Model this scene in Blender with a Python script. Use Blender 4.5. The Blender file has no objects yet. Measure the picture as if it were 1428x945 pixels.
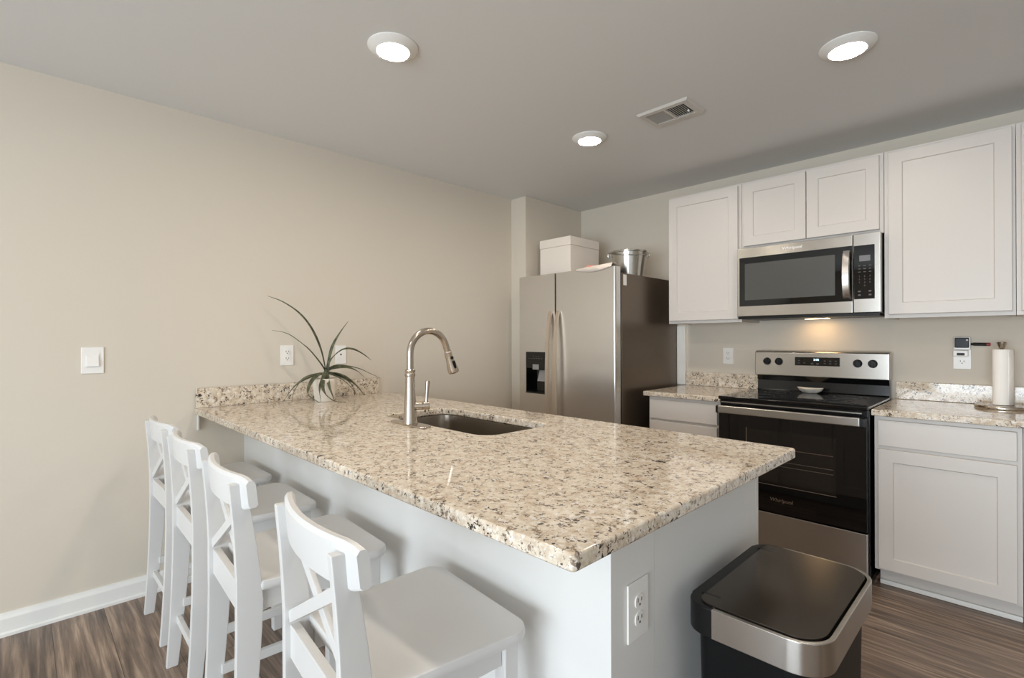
import bpy, bmesh, math, random
from mathutils import Vector, Matrix
random.seed(7)
scene = bpy.context.scene
COL = scene.collection
# ------------------------------------------------------------------ camera
CX, CY, CZ = 3.0258, -3.6927, 1.2661
YAW, PITCH, ROLL, F_PX = 0.796, 0.0014, -0.0025, 698.7
cam_d = bpy.data.cameras.new('camera')
cam_d.sensor_fit = 'HORIZONTAL'
cam_d.sensor_width = 36.0
cam_d.lens = F_PX / 1428.0 * 36.0
cam_d.clip_start = 0.02
cam = bpy.data.objects.new('camera', cam_d)
COL.objects.link(cam)
_c, _s = math.cos(YAW), math.sin(YAW)
_r, _f, _u = Vector((_c, _s, 0)), Vector((-_s, _c, 0)), Vector((0, 0, 1))
_f2 = _f * math.cos(PITCH) + _u * math.sin(PITCH)
_u2 = _u * math.cos(PITCH) - _f * math.sin(PITCH)
_r3 = _r * math.cos(ROLL) + _u2 * math.sin(ROLL)
_u3 = _u2 * math.cos(ROLL) - _r * math.sin(ROLL)
m = Matrix((_r3, _u3, -_f2)).transposed().to_4x4()
m.translation = Vector((CX, CY, CZ))
cam.matrix_world = m
scene.camera = cam
# ------------------------------------------------------------------ exposure, world, daylight
scene.view_settings.view_transform = 'Standard'
scene.view_settings.look = 'None'
scene.view_settings.gamma = 1.0
scene.view_settings.use_curve_mapping = False
scene.view_settings.exposure = 0.53
scene.cycles.max_bounces = 14
scene.cycles.diffuse_bounces = 7
scene.cycles.glossy_bounces = 6
scene.cycles.sample_clamp_indirect = 6.0
w = bpy.data.worlds.new('world'); scene.world = w
w.use_nodes = True
w.node_tree.nodes['Background'].inputs[0].default_value = (0.75, 0.87, 1.0, 1)
w.node_tree.nodes['Background'].inputs[1].default_value = 0.6
H = 2.446          # ceiling height
FZ = 0.020         # floor height
XR, YF = 6.0, -7.4 # far side and front of the room (behind the camera)
DOWNLIGHT_EMIT = 108.0
WINDOW_W = 138.0
SIDE_FILL_W = 1.5

def area(name, loc, rot, sx, sy, power, color):
    d = bpy.data.lights.new(name, 'AREA'); d.shape = 'RECTANGLE'; d.size = sx; d.size_y = sy
    d.energy = power; d.color = color
    o = bpy.data.objects.new(name, d); COL.objects.link(o)
    o.location = loc; o.rotation_euler = rot
    return o
# daylight through the window behind the camera; weak fill at an added side window
area('window_daylight', (3.2, YF + 0.03, 1.05), (math.radians(90), 0, 0), 3.4, 1.7, WINDOW_W, (0.80, 0.91, 1.0))
area('added_side_fill', (XR - 0.03, -4.6, 1.40), (0, math.radians(90), 0), 1.6, 1.8, SIDE_FILL_W, (0.86, 0.94, 1.0))

# ------------------------------------------------------------------ materials
def lin(c):
    out = []
    for v in c:
        v = v / 255.0
        out.append(v / 12.92 if v <= 0.04045 else ((v + 0.055) / 1.055) ** 2.4)
    return (*out, 1.0)

def mat(name, rgb, rough=0.5, metal=0.0, spec=0.5, aniso=0.0, bump=0.0, bscale=200.0, coat=0.0, var=0.0, vscale=3.0):
    m = bpy.data.materials.new(name); m.use_nodes = True
    nt = m.node_tree; b = nt.nodes['Principled BSDF']
    b.inputs['Base Color'].default_value = lin(rgb)
    b.inputs['Roughness'].default_value = rough
    b.inputs['Metallic'].default_value = metal
    b.inputs['Specular IOR Level'].default_value = spec
    b.inputs['Anisotropic'].default_value = aniso
    b.inputs['Coat Weight'].default_value = coat
    if bump or var:
        tc = nt.nodes.new('ShaderNodeTexCoord')
    if bump:
        n = nt.nodes.new('ShaderNodeTexNoise'); n.inputs['Scale'].default_value = bscale; n.inputs['Detail'].default_value = 3
        nt.links.new(tc.outputs['Object'], n.inputs['Vector'])
        bp = nt.nodes.new('ShaderNodeBump'); bp.inputs['Strength'].default_value = bump; bp.inputs['Distance'].default_value = 0.002
        nt.links.new(n.outputs['Fac'], bp.inputs['Height']); nt.links.new(bp.outputs['Normal'], b.inputs['Normal'])
    if var:
        n = nt.nodes.new('ShaderNodeTexNoise'); n.inputs['Scale'].default_value = vscale; n.inputs['Detail'].default_value = 4
        nt.links.new(tc.outputs['Object'], n.inputs['Vector'])
        mx = nt.nodes.new('ShaderNodeMixRGB'); mx.blend_type = 'MULTIPLY'; mx.inputs[0].default_value = 1.0
        rp = nt.nodes.new('ShaderNodeValToRGB')
        rp.color_ramp.elements[0].color = (1 - var, 1 - var, 1 - var, 1); rp.color_ramp.elements[1].color = (1, 1, 1, 1)
        rp.color_ramp.elements[0].position = 0.3; rp.color_ramp.elements[1].position = 0.7
        nt.links.new(n.outputs['Fac'], rp.inputs[0])
        mx.inputs[1].default_value = lin(rgb); nt.links.new(rp.outputs[0], mx.inputs[2])
        nt.links.new(mx.outputs[0], b.inputs['Base Color'])
    return m

def emit(name, rgb, strength):
    m = bpy.data.materials.new(name); m.use_nodes = True
    b = m.node_tree.nodes['Principled BSDF']
    b.inputs['Base Color'].default_value = lin(rgb)
    b.inputs['Emission Color'].default_value = lin(rgb)
    b.inputs['Emission Strength'].default_value = strength
    return m

def brushed(name, rgb, rough=0.3, stretch=(1, 1, 60), strength=0.12, metal=1.0, aniso=0.0, arot=0.0):
    """brushed metal: a fine streaked bump, long along one object axis"""
    m = mat(name, rgb, rough, metal)
    nt = m.node_tree; b = nt.nodes['Principled BSDF']
    if aniso:
        tg = nt.nodes.new('ShaderNodeTangent'); tg.direction_type = 'RADIAL'; tg.axis = 'Z'
        nt.links.new(tg.outputs[0], b.inputs['Tangent'])
        b.inputs['Anisotropic'].default_value = aniso; b.inputs['Anisotropic Rotation'].default_value = arot
    tc = nt.nodes.new('ShaderNodeTexCoord'); mp = nt.nodes.new('ShaderNodeMapping')
    mp.inputs['Scale'].default_value = stretch
    n = nt.nodes.new('ShaderNodeTexNoise'); n.inputs['Scale'].default_value = 14; n.inputs['Detail'].default_value = 3
    nt.links.new(tc.outputs['Object'], mp.inputs[0]); nt.links.new(mp.outputs[0], n.inputs['Vector'])
    bp = nt.nodes.new('ShaderNodeBump'); bp.inputs['Strength'].default_value = strength; bp.inputs['Distance'].default_value = 0.001
    nt.links.new(n.outputs['Fac'], bp.inputs['Height'])
    if not aniso: nt.links.new(bp.outputs['Normal'], b.inputs['Normal'])
    rp = nt.nodes.new('ShaderNodeMapRange'); rp.inputs[3].default_value = rough * 0.93; rp.inputs[4].default_value = rough * 1.07
    nt.links.new(n.outputs['Fac'], rp.inputs[0])
    if not aniso: nt.links.new(rp.outputs[0], b.inputs['Roughness'])
    return m

def granite():
    m = bpy.data.materials.new('granite'); m.use_nodes = True
    nt = m.node_tree; N = nt.nodes; L = nt.links; b = N['Principled BSDF']
    tc = N.new('ShaderNodeTexCoord')
    def noise(scale, detail, rough=0.6, dist=0.0, off=(0, 0, 0), st=(1, 1, 1)):
        mp = N.new('ShaderNodeMapping'); mp.inputs['Location'].default_value = off; mp.inputs['Scale'].default_value = st
        L.new(tc.outputs['Object'], mp.inputs[0])
        n = N.new('ShaderNodeTexNoise'); n.inputs['Scale'].default_value = scale; n.inputs['Detail'].default_value = detail
        n.inputs['Roughness'].default_value = rough; n.inputs['Distortion'].default_value = dist
        L.new(mp.outputs[0], n.inputs['Vector']); return n.outputs['Fac']
    def ramp(x, p0, p1):
        r = N.new('ShaderNodeMapRange'); r.inputs[1].default_value = p0; r.inputs[2].default_value = p1
        L.new(x, r.inputs[0]); return r.outputs[0]
    def mix(f, a, c):
        x = N.new('ShaderNodeMixRGB'); L.new(f, x.inputs[0])
        if isinstance(a, tuple): x.inputs[1].default_value = a
        else: L.new(a, x.inputs[1])
        x.inputs[2].default_value = c
        return x.outputs[0]
    def blend(x, y, k):
        q = N.new('ShaderNodeMath'); q.operation = 'MULTIPLY_ADD'; L.new(y, q.inputs[0]); q.inputs[1].default_value = k
        z = N.new('ShaderNodeMath'); z.operation = 'MULTIPLY'; L.new(x, z.inputs[0]); z.inputs[1].default_value = 1 - k
        L.new(z.outputs[0], q.inputs[2]); return q.outputs[0]
    col = mix(ramp(noise(48, 5), 0.40, 0.62), lin((228, 217, 200)), lin((203, 185, 162)))
    col = mix(ramp(noise(70, 3, off=(3, 7, 1)), 0.55, 0.66), col, lin((236, 231, 224)))
    col = mix(ramp(blend(noise(110, 4, 0.7, 0.5, (9, 2, 5)), noise(38, 3, off=(2, 2, 8)), 0.45), 0.545, 0.590), col, lin((146, 127, 109)))
    col = mix(ramp(blend(noise(95, 4, 0.65, 0.6, (1, 8, 3)), noise(30, 3, off=(6, 1, 4)), 0.45), 0.572, 0.602), col, lin((104, 93, 86)))
    col = mix(ramp(blend(noise(120, 3, 0.6, 0.4, (5, 1, 9)), noise(26, 2, off=(8, 3, 2)), 0.5), 0.588, 0.612), col, lin((38, 35, 36)))
    L.new(col, b.inputs['Base Color'])
    b.inputs['Roughness'].default_value = 0.07
    b.inputs['Specular IOR Level'].default_value = 0.62
    return m

def floor_mat():
    m = bpy.data.materials.new('floor_planks'); m.use_nodes = True
    nt = m.node_tree; N = nt.nodes; L = nt.links; b = N['Principled BSDF']
    tc = N.new('ShaderNodeTexCoord')
    br = N.new('ShaderNodeTexBrick')
    br.inputs['Scale'].default_value = 1.0; br.inputs['Brick Width'].default_value = 1.22; br.inputs['Row Height'].default_value = 0.18
    br.inputs['Mortar Size'].default_value = 0.0012; br.inputs['Mortar Smooth'].default_value = 0.3; br.offset = 0.37
    br.inputs['Color1'].default_value = (0, 0, 0, 1); br.inputs['Color2'].default_value = (1, 1, 1, 1); br.inputs['Mortar'].default_value = (0.5, 0.5, 0.5, 1)
    L.new(tc.outputs['Object'], br.inputs['Vector'])
    # per plank offset of the grain
    ad = N.new('ShaderNodeVectorMath'); ad.operation = 'MULTIPLY_ADD'
    ad.inputs[1].default_value = (7.0, 3.0, 5.0)
    L.new(br.outputs['Color'], ad.inputs[0]); L.new(tc.outputs['Object'], ad.inputs[2])
    mp = N.new('ShaderNodeMapping'); mp.inputs['Scale'].default_value = (1.0, 20.0, 1.0); L.new(ad.outputs[0], mp.inputs[0])
    n1 = N.new('ShaderNodeTexNoise'); n1.inputs['Scale'].default_value = 2.2; n1.inputs['Detail'].default_value = 7; n1.inputs['Roughness'].default_value = 0.62; n1.inputs['Distortion'].default_value = 0.25
    L.new(mp.outputs[0], n1.inputs['Vector'])
    rp = N.new('ShaderNodeValToRGB'); e = rp.color_ramp.elements
    e[0].position = 0.30; e[0].color = lin((78, 64, 55)); e[1].position = 0.70; e[1].color = lin((188, 164, 143))
    k = e.new(0.5); k.color = lin((130, 111, 97))
    L.new(n1.outputs['Fac'], rp.inputs[0])
    hs = N.new('ShaderNodeHueSaturation')
    mr = N.new('ShaderNodeMapRange'); mr.inputs[3].default_value = 0.74; mr.inputs[4].default_value = 1.2
    L.new(br.outputs['Color'], mr.inputs[0]); L.new(mr.outputs[0], hs.inputs['Value']); L.new(rp.outputs[0], hs.inputs['Color'])
    mx = N.new('ShaderNodeMixRGB'); mx.inputs[2].default_value = lin((52, 44, 40))
    L.new(br.outputs['Fac'], mx.inputs[0]); L.new(hs.outputs[0], mx.inputs[1])
    L.new(mx.outputs[0], b.inputs['Base Color'])
    b.inputs['Roughness'].default_value = 0.36
    bp = N.new('ShaderNodeBump'); bp.inputs['Strength'].default_value = 0.12; bp.inputs['Distance'].default_value = 0.002
    L.new(n1.outputs['Fac'], bp.inputs['Height']); L.new(bp.outputs['Normal'], b.inputs['Normal'])
    return m

M_WALL = mat('wall_paint', (214, 205, 191), 0.62, spec=0.3, bump=0.05, bscale=160)
M_CEIL = mat('ceiling_paint', (222, 222, 221), 0.9, spec=0.1, bump=0.06, bscale=120)
M_KNEE = mat('grey_white_wall_paint', (226, 225, 222), 0.5, spec=0.35, bump=0.05, bscale=160)
M_TRIM = mat('trim_paint', (236, 235, 231), 0.35, bump=0.02, bscale=80)
M_CAB = mat("cabinet_paint", (214, 208, 202), 0.38, bump=0.02, bscale=60)
M_CABIN = mat('cabinet_birch_underside', (176, 152, 122), 0.6, var=0.15)
M_STOOL = mat('stool_paint', (216, 215, 213), 0.33, bump=0.03, bscale=50)
M_GRAN = granite()
M_FLOOR = floor_mat()
M_STEEL_V = brushed('brushed_steel_vertical', (222, 219, 215), 0.27, (60, 60, 1), 0.008, 1.0, 0.6, 0.0)
M_STEEL_H = brushed('brushed_steel_horizontal', (188, 184, 178), 0.27, (1, 60, 60), 0.008, 1.0, 0.7, 0.25)
M_NICKEL = brushed('brushed_nickel', (190, 180, 168), 0.24, (40, 40, 2), 0.06)
M_SINK = brushed('sink_steel', (170, 162, 152), 0.26, (2, 40, 40), 0.08)
M_GALV = mat('galvanized_metal', (196, 194, 188), 0.22, 1.0, var=0.12, vscale=18)
M_FRSIDE = mat('fridge_side_metal', (112, 100, 88), 0.3, 0.75, bump=0.03, bscale=300)
M_BLACKGLASS = mat('black_glass', (9, 9, 10), 0.04, spec=0.6)
M_COOKTOP = mat('black_ceramic_glass', (10, 10, 11), 0.06, spec=0.55)
M_OVENWIN = mat('oven_window_glass', (30, 26, 23), 0.05, spec=0.55)
M_MWWIN = mat('microwave_window_mesh', (80, 80, 77), 0.16, spec=0.5, bump=0.1, bscale=900)
M_BLACK = mat('black_plastic', (9, 9, 9), 0.38, spec=0.3, bump=0.03, bscale=200)
M_BLACKEN = mat('black_enamel', (12, 12, 13), 0.16)
M_LID = brushed('dark_lid_metal', (84, 78, 72), 0.22, (2, 40, 40), 0.05, 0.9)
M_CANBODY = mat('charcoal_can_plastic', (7, 8, 9), 0.42, spec=0.22, bump=0.03, bscale=150)
M_PLATE = mat('white_plate_plastic', (240, 238, 234), 0.3, bump=0.01, bscale=40)
M_SLOT = mat('socket_slot', (58, 54, 52), 0.6, var=0.1)
M_LEAF = None
M_POT = mat('white_ceramic', (232, 224, 212), 0.22, var=0.05)
M_SOIL = mat('potting_soil', (58, 44, 34), 0.95, bump=0.6, bscale=90)
M_PAPER = mat('paper_towel', (250, 246, 240), 0.9, bump=0.25, bscale=220)
M_BOX = mat('box_white_board', (238, 229, 218), 0.7, bump=0.05, bscale=100)
M_VENTBACK = mat('vent_duct_shade', (44, 41, 38), 0.9, var=0.1)
M_VENT = mat('vent_enamel', (206, 202, 196), 0.5, bump=0.02, bscale=60)
M_PINK = mat('pink_wrapper', (222, 150, 132), 0.45, var=0.25, vscale=40)
M_WRAP = mat('clear_white_wrapper', (214, 204, 194), 0.3, bump=0.3, bscale=60)
M_RED = mat('red_plastic', (156, 40, 46), 0.35, var=0.1)
M_PRINT = mat('light_print', (208, 206, 202), 0.4, bump=0.01)
M_DIMPRINT = mat('dim_print', (84, 82, 80), 0.4, bump=0.01)
M_WHITEPRINT = mat('white_print', (250, 248, 244), 0.3, bump=0.01)
M_RING = mat('burner_print', (40, 39, 38), 0.3, bump=0.01)
M_LOGO = brushed('logo_chrome', (226, 220, 212), 0.18, (1, 40, 40), 0.03)
M_LED = emit('clock_display', (205, 228, 255), 1.6)
M_LCD = mat('display_window', (120, 122, 124), 0.12, bump=0.01)
M_LAMP = emit('downlight_lens', (255, 241, 224), DOWNLIGHT_EMIT)
M_HOODLAMP = emit('hood_lamp_lens', (255, 212, 155), 19.0)
M_FRAME = mat('window_frame_vinyl', (238, 238, 236), 0.4, bump=0.01)

def leaf_mat():
    m = mat('strap_leaf', (70, 82, 52), 0.38)
    nt = m.node_tree; b = nt.nodes['Principled BSDF']
    tc = nt.nodes.new('ShaderNodeTexCoord')
    n = nt.nodes.new('ShaderNodeTexNoise'); n.inputs['Scale'].default_value = 35; n.inputs['Detail'].default_value = 4
    rp = nt.nodes.new('ShaderNodeValToRGB')
    rp.color_ramp.elements[0].color = lin((58, 62, 46)); rp.color_ramp.elements[0].position = 0.35
    rp.color_ramp.elements[1].color = lin((110, 112, 84)); rp.color_ramp.elements[1].position = 0.7
    nt.links.new(tc.outputs['Object'], n.inputs['Vector']); nt.links.new(n.outputs['Fac'], rp.inputs[0]); nt.links.new(rp.outputs[0], b.inputs['Base Color'])
    return m
M_LEAF = leaf_mat()

# ------------------------------------------------------------------ mesh helpers
def bm_new(): return bmesh.new()

def merge(dst, src):
    me = bpy.data.meshes.new('tmp'); src.to_mesh(me); src.free(); dst.from_mesh(me); bpy.data.meshes.remove(me)

def box(bm, x0, x1, y0, y1, z0, z1, bev=0.0, seg=2):
    t = bmesh.new()
    bmesh.ops.create_cube(t, size=1.0)
    bmesh.ops.scale(t, vec=(x1 - x0, y1 - y0, z1 - z0), verts=t.verts)
    bmesh.ops.translate(t, vec=((x0 + x1) / 2, (y0 + y1) / 2, (z0 + z1) / 2), verts=t.verts)
    if bev > 0:
        bmesh.ops.bevel(t, geom=list(t.edges), offset=bev, segments=seg, profile=0.5, affect='EDGES')
    merge(bm, t)
    return bm

def bx(*a, **k): return box(bmesh.new(), *a, **k)

def lathe(bm, prof, seg=32, center=(0, 0, 0), axis='z', cap=True):
    """prof: list of (radius, height)"""
    t = bmesh.new(); rings = []
    for r, z in prof:
        if r < 1e-6:
            rings.append([t.verts.new((0, 0, z))])
        else:
            rings.append([t.verts.new((r * math.cos(2 * math.pi * i / seg), r * math.sin(2 * math.pi * i / seg), z)) for i in range(seg)])
    for a, b in zip(rings, rings[1:]):
        for i in range(seg):
            j = (i + 1) % seg
            if len(a) == 1 and len(b) == 1: continue
            if len(a) == 1: t.faces.new((a[0], b[j], b[i]))
            elif len(b) == 1: t.faces.new((a[i], a[j], b[0]))
            else: t.faces.new((a[i], a[j], b[j], b[i]))
    if cap:
        if len(rings[0]) > 1: t.faces.new(list(reversed(rings[0])))
        if len(rings[-1]) > 1: t.faces.new(rings[-1])
    if axis == 'x': bmesh.ops.rotate(t, cent=(0, 0, 0), matrix=Matrix.Rotation(math.pi / 2, 3, 'Y'), verts=t.verts)
    if axis == 'y': bmesh.ops.rotate(t, cent=(0, 0, 0), matrix=Matrix.Rotation(-math.pi / 2, 3, 'X'), verts=t.verts)
    if axis == '-y': bmesh.ops.rotate(t, cent=(0, 0, 0), matrix=Matrix.Rotation(math.pi / 2, 3, 'X'), verts=t.verts)
    bmesh.ops.translate(t, vec=center, verts=t.verts)
    bmesh.ops.recalc_face_normals(t, faces=t.faces)
    merge(bm, t); return bm

def smooth_path(pts, n=8):
    pts = [Vector(p) for p in pts]; out = []
    P = [pts[0] * 2 - pts[1]] + pts + [pts[-1] * 2 - pts[-2]]
    for i in range(1, len(P) - 2):
        for k in range(n):
            t = k / n
            a, b, c, d = P[i - 1], P[i], P[i + 1], P[i + 2]
            out.append(0.5 * ((2 * b) + (c - a) * t + (2 * a - 5 * b + 4 * c - d) * t * t + (3 * b - a - 3 * c + d) * t ** 3))
    out.append(pts[-1]); return out

def tube(bm, pts, r, seg=14, cap=True):
    """round tube along pts; r is a number or a list"""
    t = bmesh.new(); pts = [Vector(p) for p in pts]; n = len(pts)
    rr = r if isinstance(r, (list, tuple)) else [r] * n
    up = None; rings = []
    for i, p in enumerate(pts):
        d = (pts[min(i + 1, n - 1)] - pts[max(i - 1, 0)]).normalized()
        if up is None:
            up = Vector((0, 0, 1)) if abs(d.z) < 0.9 else Vector((1, 0, 0))
        s = d.cross(up).normalized(); up = s.cross(d).normalized()
        rings.append([t.verts.new(p + (s * math.cos(2 * math.pi * k / seg) + up * math.sin(2 * math.pi * k / seg)) * rr[i]) for k in range(seg)])
    for a, b in zip(rings, rings[1:]):
        for i in range(seg):
            j = (i + 1) % seg; t.faces.new((a[i], a[j], b[j], b[i]))
    if cap: t.faces.new(list(reversed(rings[0]))); t.faces.new(rings[-1])
    bmesh.ops.recalc_face_normals(t, faces=t.faces)
    merge(bm, t); return bm

def rrect(x0, x1, y0, y1, r, seg=6):
    """rounded rectangle outline, r a number or four radii (x0y0, x1y0, x1y1, x0y1)"""
    rs = r if isinstance(r, (list, tuple)) else [r] * 4
    out = []
    for (cx, cy, a0, q) in ((x0, y0, 180, rs[0]), (x1, y0, 270, rs[1]), (x1, y1, 0, rs[2]), (x0, y1, 90, rs[3])):
        sx = 1 if cx == x0 else -1; sy = 1 if cy == y0 else -1
        ox, oy = cx + sx * q, cy + sy * q
        if q < 1e-5: out.append((cx, cy)); continue
        for k in range(seg + 1):
            a = math.radians(a0 + 90 * k / seg); out.append((ox + q * math.cos(a), oy + q * math.sin(a)))
    return out

def prism(bm, outline, z0, z1, bev=0.0, seg=3, taper=None):
    """extrude a 2D outline from z0 to z1, top and bottom rims rounded by bev; taper scales the bottom about its centre"""
    t = bmesh.new(); n = len(outline)
    cx = sum(p[0] for p in outline) / n; cy = sum(p[1] for p in outline) / n
    k = taper or 1.0
    lo = [t.verts.new((cx + (p[0] - cx) * k, cy + (p[1] - cy) * k, z0)) for p in outline]
    hi = [t.verts.new((p[0], p[1], z1)) for p in outline]
    f0 = t.faces.new(list(reversed(lo))); f1 = t.faces.new(hi)
    for i in range(n):
        j = (i + 1) % n; t.faces.new((lo[i], lo[j], hi[j], hi[i]))
    if bev > 0:
        es = set(f0.edges) | set(f1.edges)
        bmesh.ops.bevel(t, geom=list(es), offset=bev, segments=seg, profile=0.5, affect='EDGES')
    bmesh.ops.recalc_face_normals(t, faces=t.faces)
    merge(bm, t); return bm

def slab_with_hole(outer, inner, z0, z1, bev=0.006):
    t = bmesh.new()
    def ring(pts, z): 
        vs = [t.verts.new((p[0], p[1], z)) for p in pts]
        es = [t.edges.new((vs[i], vs[(i + 1) % len(vs)])) for i in range(len(vs))]
        return vs, es
    o, oe = ring(outer, z1)
    i_, ie = ring(inner, z1)
    bmesh.ops.triangle_fill(t, use_beauty=True, use_dissolve=False, edges=oe + ie)
    r = bmesh.ops.extrude_face_region(t, geom=list(t.faces))
    nv = [g for g in r['geom'] if isinstance(g, bmesh.types.BMVert)]
    bmesh.ops.translate(t, vec=(0, 0, z0 - z1), verts=nv)
    bmesh.ops.recalc_face_normals(t, faces=t.faces)
    if bev:
        es = [e for e in t.edges if len(e.link_faces) == 2 and e.calc_face_angle(0) > 1.2 and abs(e.verts[0].co.z - e.verts[1].co.z) < 1e-6]
        bmesh.ops.bevel(t, geom=es, offset=bev, segments=3, profile=0.5, affect='EDGES')
    return t

def wedge(bm, x0, x1, pr, bev=0.003):
    t_ = bmesh.new()
    A = [t_.verts.new((x0, y, z)) for y, z in pr]; B = [t_.verts.new((x1, y, z)) for y, z in pr]
    t_.faces.new(A); t_.faces.new(list(reversed(B)))
    for i in range(len(pr)):
        j = (i + 1) % len(pr); t_.faces.new((A[i], B[i], B[j], A[j]))
    bmesh.ops.recalc_face_normals(t_, faces=t_.faces)
    if bev: bmesh.ops.bevel(t_, geom=list(t_.edges), offset=bev, segments=2, profile=0.5, affect='EDGES')
    merge(bm, t_); return bm

ORIGIN = {}
def thing(name, label, cat, loc=(0, 0, 0), group=None):
    o = bpy.data.objects.new(name, None); COL.objects.link(o)
    o.empty_display_size = 0.05
    o.location = loc; o['label'] = label; o['category'] = cat
    if group: o['group'] = group
    ORIGIN[o.name] = Vector(loc)
    return o

def finish(name, bm, m, origin, parent=None, smooth=True):
    bmesh.ops.translate(bm, vec=-Vector(origin), verts=bm.verts)
    me = bpy.data.meshes.new(name); bm.to_mesh(me); bm.free()
    me.materials.append(m)
    if smooth:
        me.shade_smooth(); me.set_sharp_from_angle(angle=math.radians(38))
    o = bpy.data.objects.new(name, me); COL.objects.link(o)
    if smooth:
        wn = o.modifiers.new('weighted_normals', 'WEIGHTED_NORMAL'); wn.keep_sharp = True; wn.weight = 80
    if parent is not None: o.parent = parent
    return o

def part(name, bm, m, parent, label=None, smooth=True):
    root = parent
    while root.parent is not None: root = root.parent
    o = finish(name, bm, m, ORIGIN[root.name], parent, smooth)
    if label: o['label'] = label
    return o

def single(name, bm, m, label, cat, loc, group=None, smooth=True):
    o = finish(name, bm, m, loc, None, smooth); o.location = loc
    o['label'] = label; o['category'] = cat
    if group: o['group'] = group
    ORIGIN[o.name] = Vector(loc)
    return o

def struct(name, bm, m, smooth=True):
    o = finish(name, bm, m, (0, 0, 0), None, smooth); o['kind'] = 'structure'
    ORIGIN[o.name] = Vector((0, 0, 0))
    return o

def text_bm(s, size, depth=0.0008, shear=0.0, align='CENTER'):
    c = bpy.data.curves.new('txt', 'FONT'); c.body = s; c.size = size; c.extrude = depth; c.shear = shear
    c.align_x = align; c.align_y = 'CENTER'
    o = bpy.data.objects.new('txt', c); COL.objects.link(o)
    dg = bpy.context.evaluated_depsgraph_get(); dg.update()
    me = bpy.data.meshes.new_from_object(o.evaluated_get(dg))
    bm = bmesh.new(); bm.from_mesh(me)
    bpy.data.objects.remove(o); bpy.data.curves.remove(c); bpy.data.meshes.remove(me)
    return bm

def place_text(s, size, loc, shear=0.0):
    """text standing upright on a surface that faces -y"""
    bm = text_bm(s, size, shear=shear)
    bmesh.ops.rotate(bm, cent=(0, 0, 0), matrix=Matrix.Rotation(math.pi / 2, 3, 'X'), verts=bm.verts)
    bmesh.ops.translate(bm, vec=loc, verts=bm.verts)
    return bm

def shaker_y(x0, x1, z0, z1, y, th=0.02, rail=0.06, rec=0.007):
    """shaker door facing -y whose back lies at y: framed panel with recessed centre"""
    bm = bmesh.new(); yb, yf = y, y - th
    o = [(x0, z0), (x1, z0), (x1, z1), (x0, z1)]
    a = [(x0 + rail, z0 + rail), (x1 - rail, z0 + rail), (x1 - rail, z1 - rail), (x0 + rail, z1 - rail)]
    d = 0.004
    c = [(x0 + rail + d, z0 + rail + d), (x1 - rail - d, z0 + rail + d), (x1 - rail - d, z1 - rail - d), (x0 + rail + d, z1 - rail - d)]
    e = 0.0018
    oo = [(x0 + e, z0 + e), (x1 - e, z0 + e), (x1 - e, z1 - e), (x0 + e, z1 - e)]
    V = lambda L, yy: [bm.verts.new((p[0], yy, p[1])) for p in L]
    R = [V(o, yb), V(o, yf + e), V(oo, yf), V(a, yf), V(c, yf + rec)]
    for p, q in zip(R, R[1:]):
        for i in range(4):
            j = (i + 1) % 4; bm.faces.new((p[i], p[j], q[j], q[i]))
    bm.faces.new(R[-1]); bm.faces.new(list(reversed(R[0])))
    bmesh.ops.recalc_face_normals(bm, faces=bm.faces)
    return bm

# ================================================================== ROOM SHELL
struct('floor', bx(-0.12, XR + 0.12, YF - 0.12, 0.12, FZ - 0.1, FZ), M_FLOOR, False)
struct('ceiling', bx(-0.12, XR + 0.12, YF - 0.12, 0.12, H, H + 0.1), M_CEIL, False)
struct('wall_left', bx(-0.12, 0, YF, 0, FZ, H), M_WALL, False)
struct('wall_back', bx(-0.12, XR, 0, 0.12, FZ, H), M_WALL, False)
CHX, CHY = 0.17, -0.738
struct('wall_corner', bx(0, CHX, CHY, 0, FZ, H, bev=0.004), M_WALL)
# wall behind the camera with a wide window, right wall with a smaller one added for fill light
b = bmesh.new()
box(b, -0.12, 1.5, YF - 0.12, YF, FZ, H); box(b, 4.9, XR + 0.12, YF - 0.12, YF, FZ, H)
box(b, 1.5, 4.9, YF - 0.12, YF, FZ, 0.2); box(b, 1.5, 4.9, YF - 0.12, YF, 1.9, H)
struct('wall_front', b, M_WALL, False)
b = bmesh.new()
box(b, XR, XR + 0.12, YF, -5.5, FZ, H); box(b, XR, XR + 0.12, -3.7, 0.12, FZ, H)
box(b, XR, XR + 0.12, -5.5, -3.7, FZ, 0.6); box(b, XR, XR + 0.12, -5.5, -3.7, 2.2, H)
struct('wall_right', b, M_WALL, False)
b = bmesh.new()
for x in (1.5, 2.617, 3.733, 4.85): box(b, x, x + 0.05, YF - 0.1, YF - 0.04, 0.2, 1.9)
for z in (0.2, 1.85): box(b, 1.5, 4.9, YF - 0.1, YF - 0.04, z, z + 0.05)
struct('window_1', b, M_FRAME, False)
b = bmesh.new()
for y in (-5.5, -4.625, -3.75): box(b, XR + 0.04, XR + 0.1, y, y + 0.05, 0.6, 2.2)
for z in (0.6, 1.4, 2.15): box(b, XR + 0.04, XR + 0.1, -5.5, -3.7, z, z + 0.05)
struct('window_added', b, M_FRAME, False)  # unseen side window, added to carry the fill light

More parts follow.
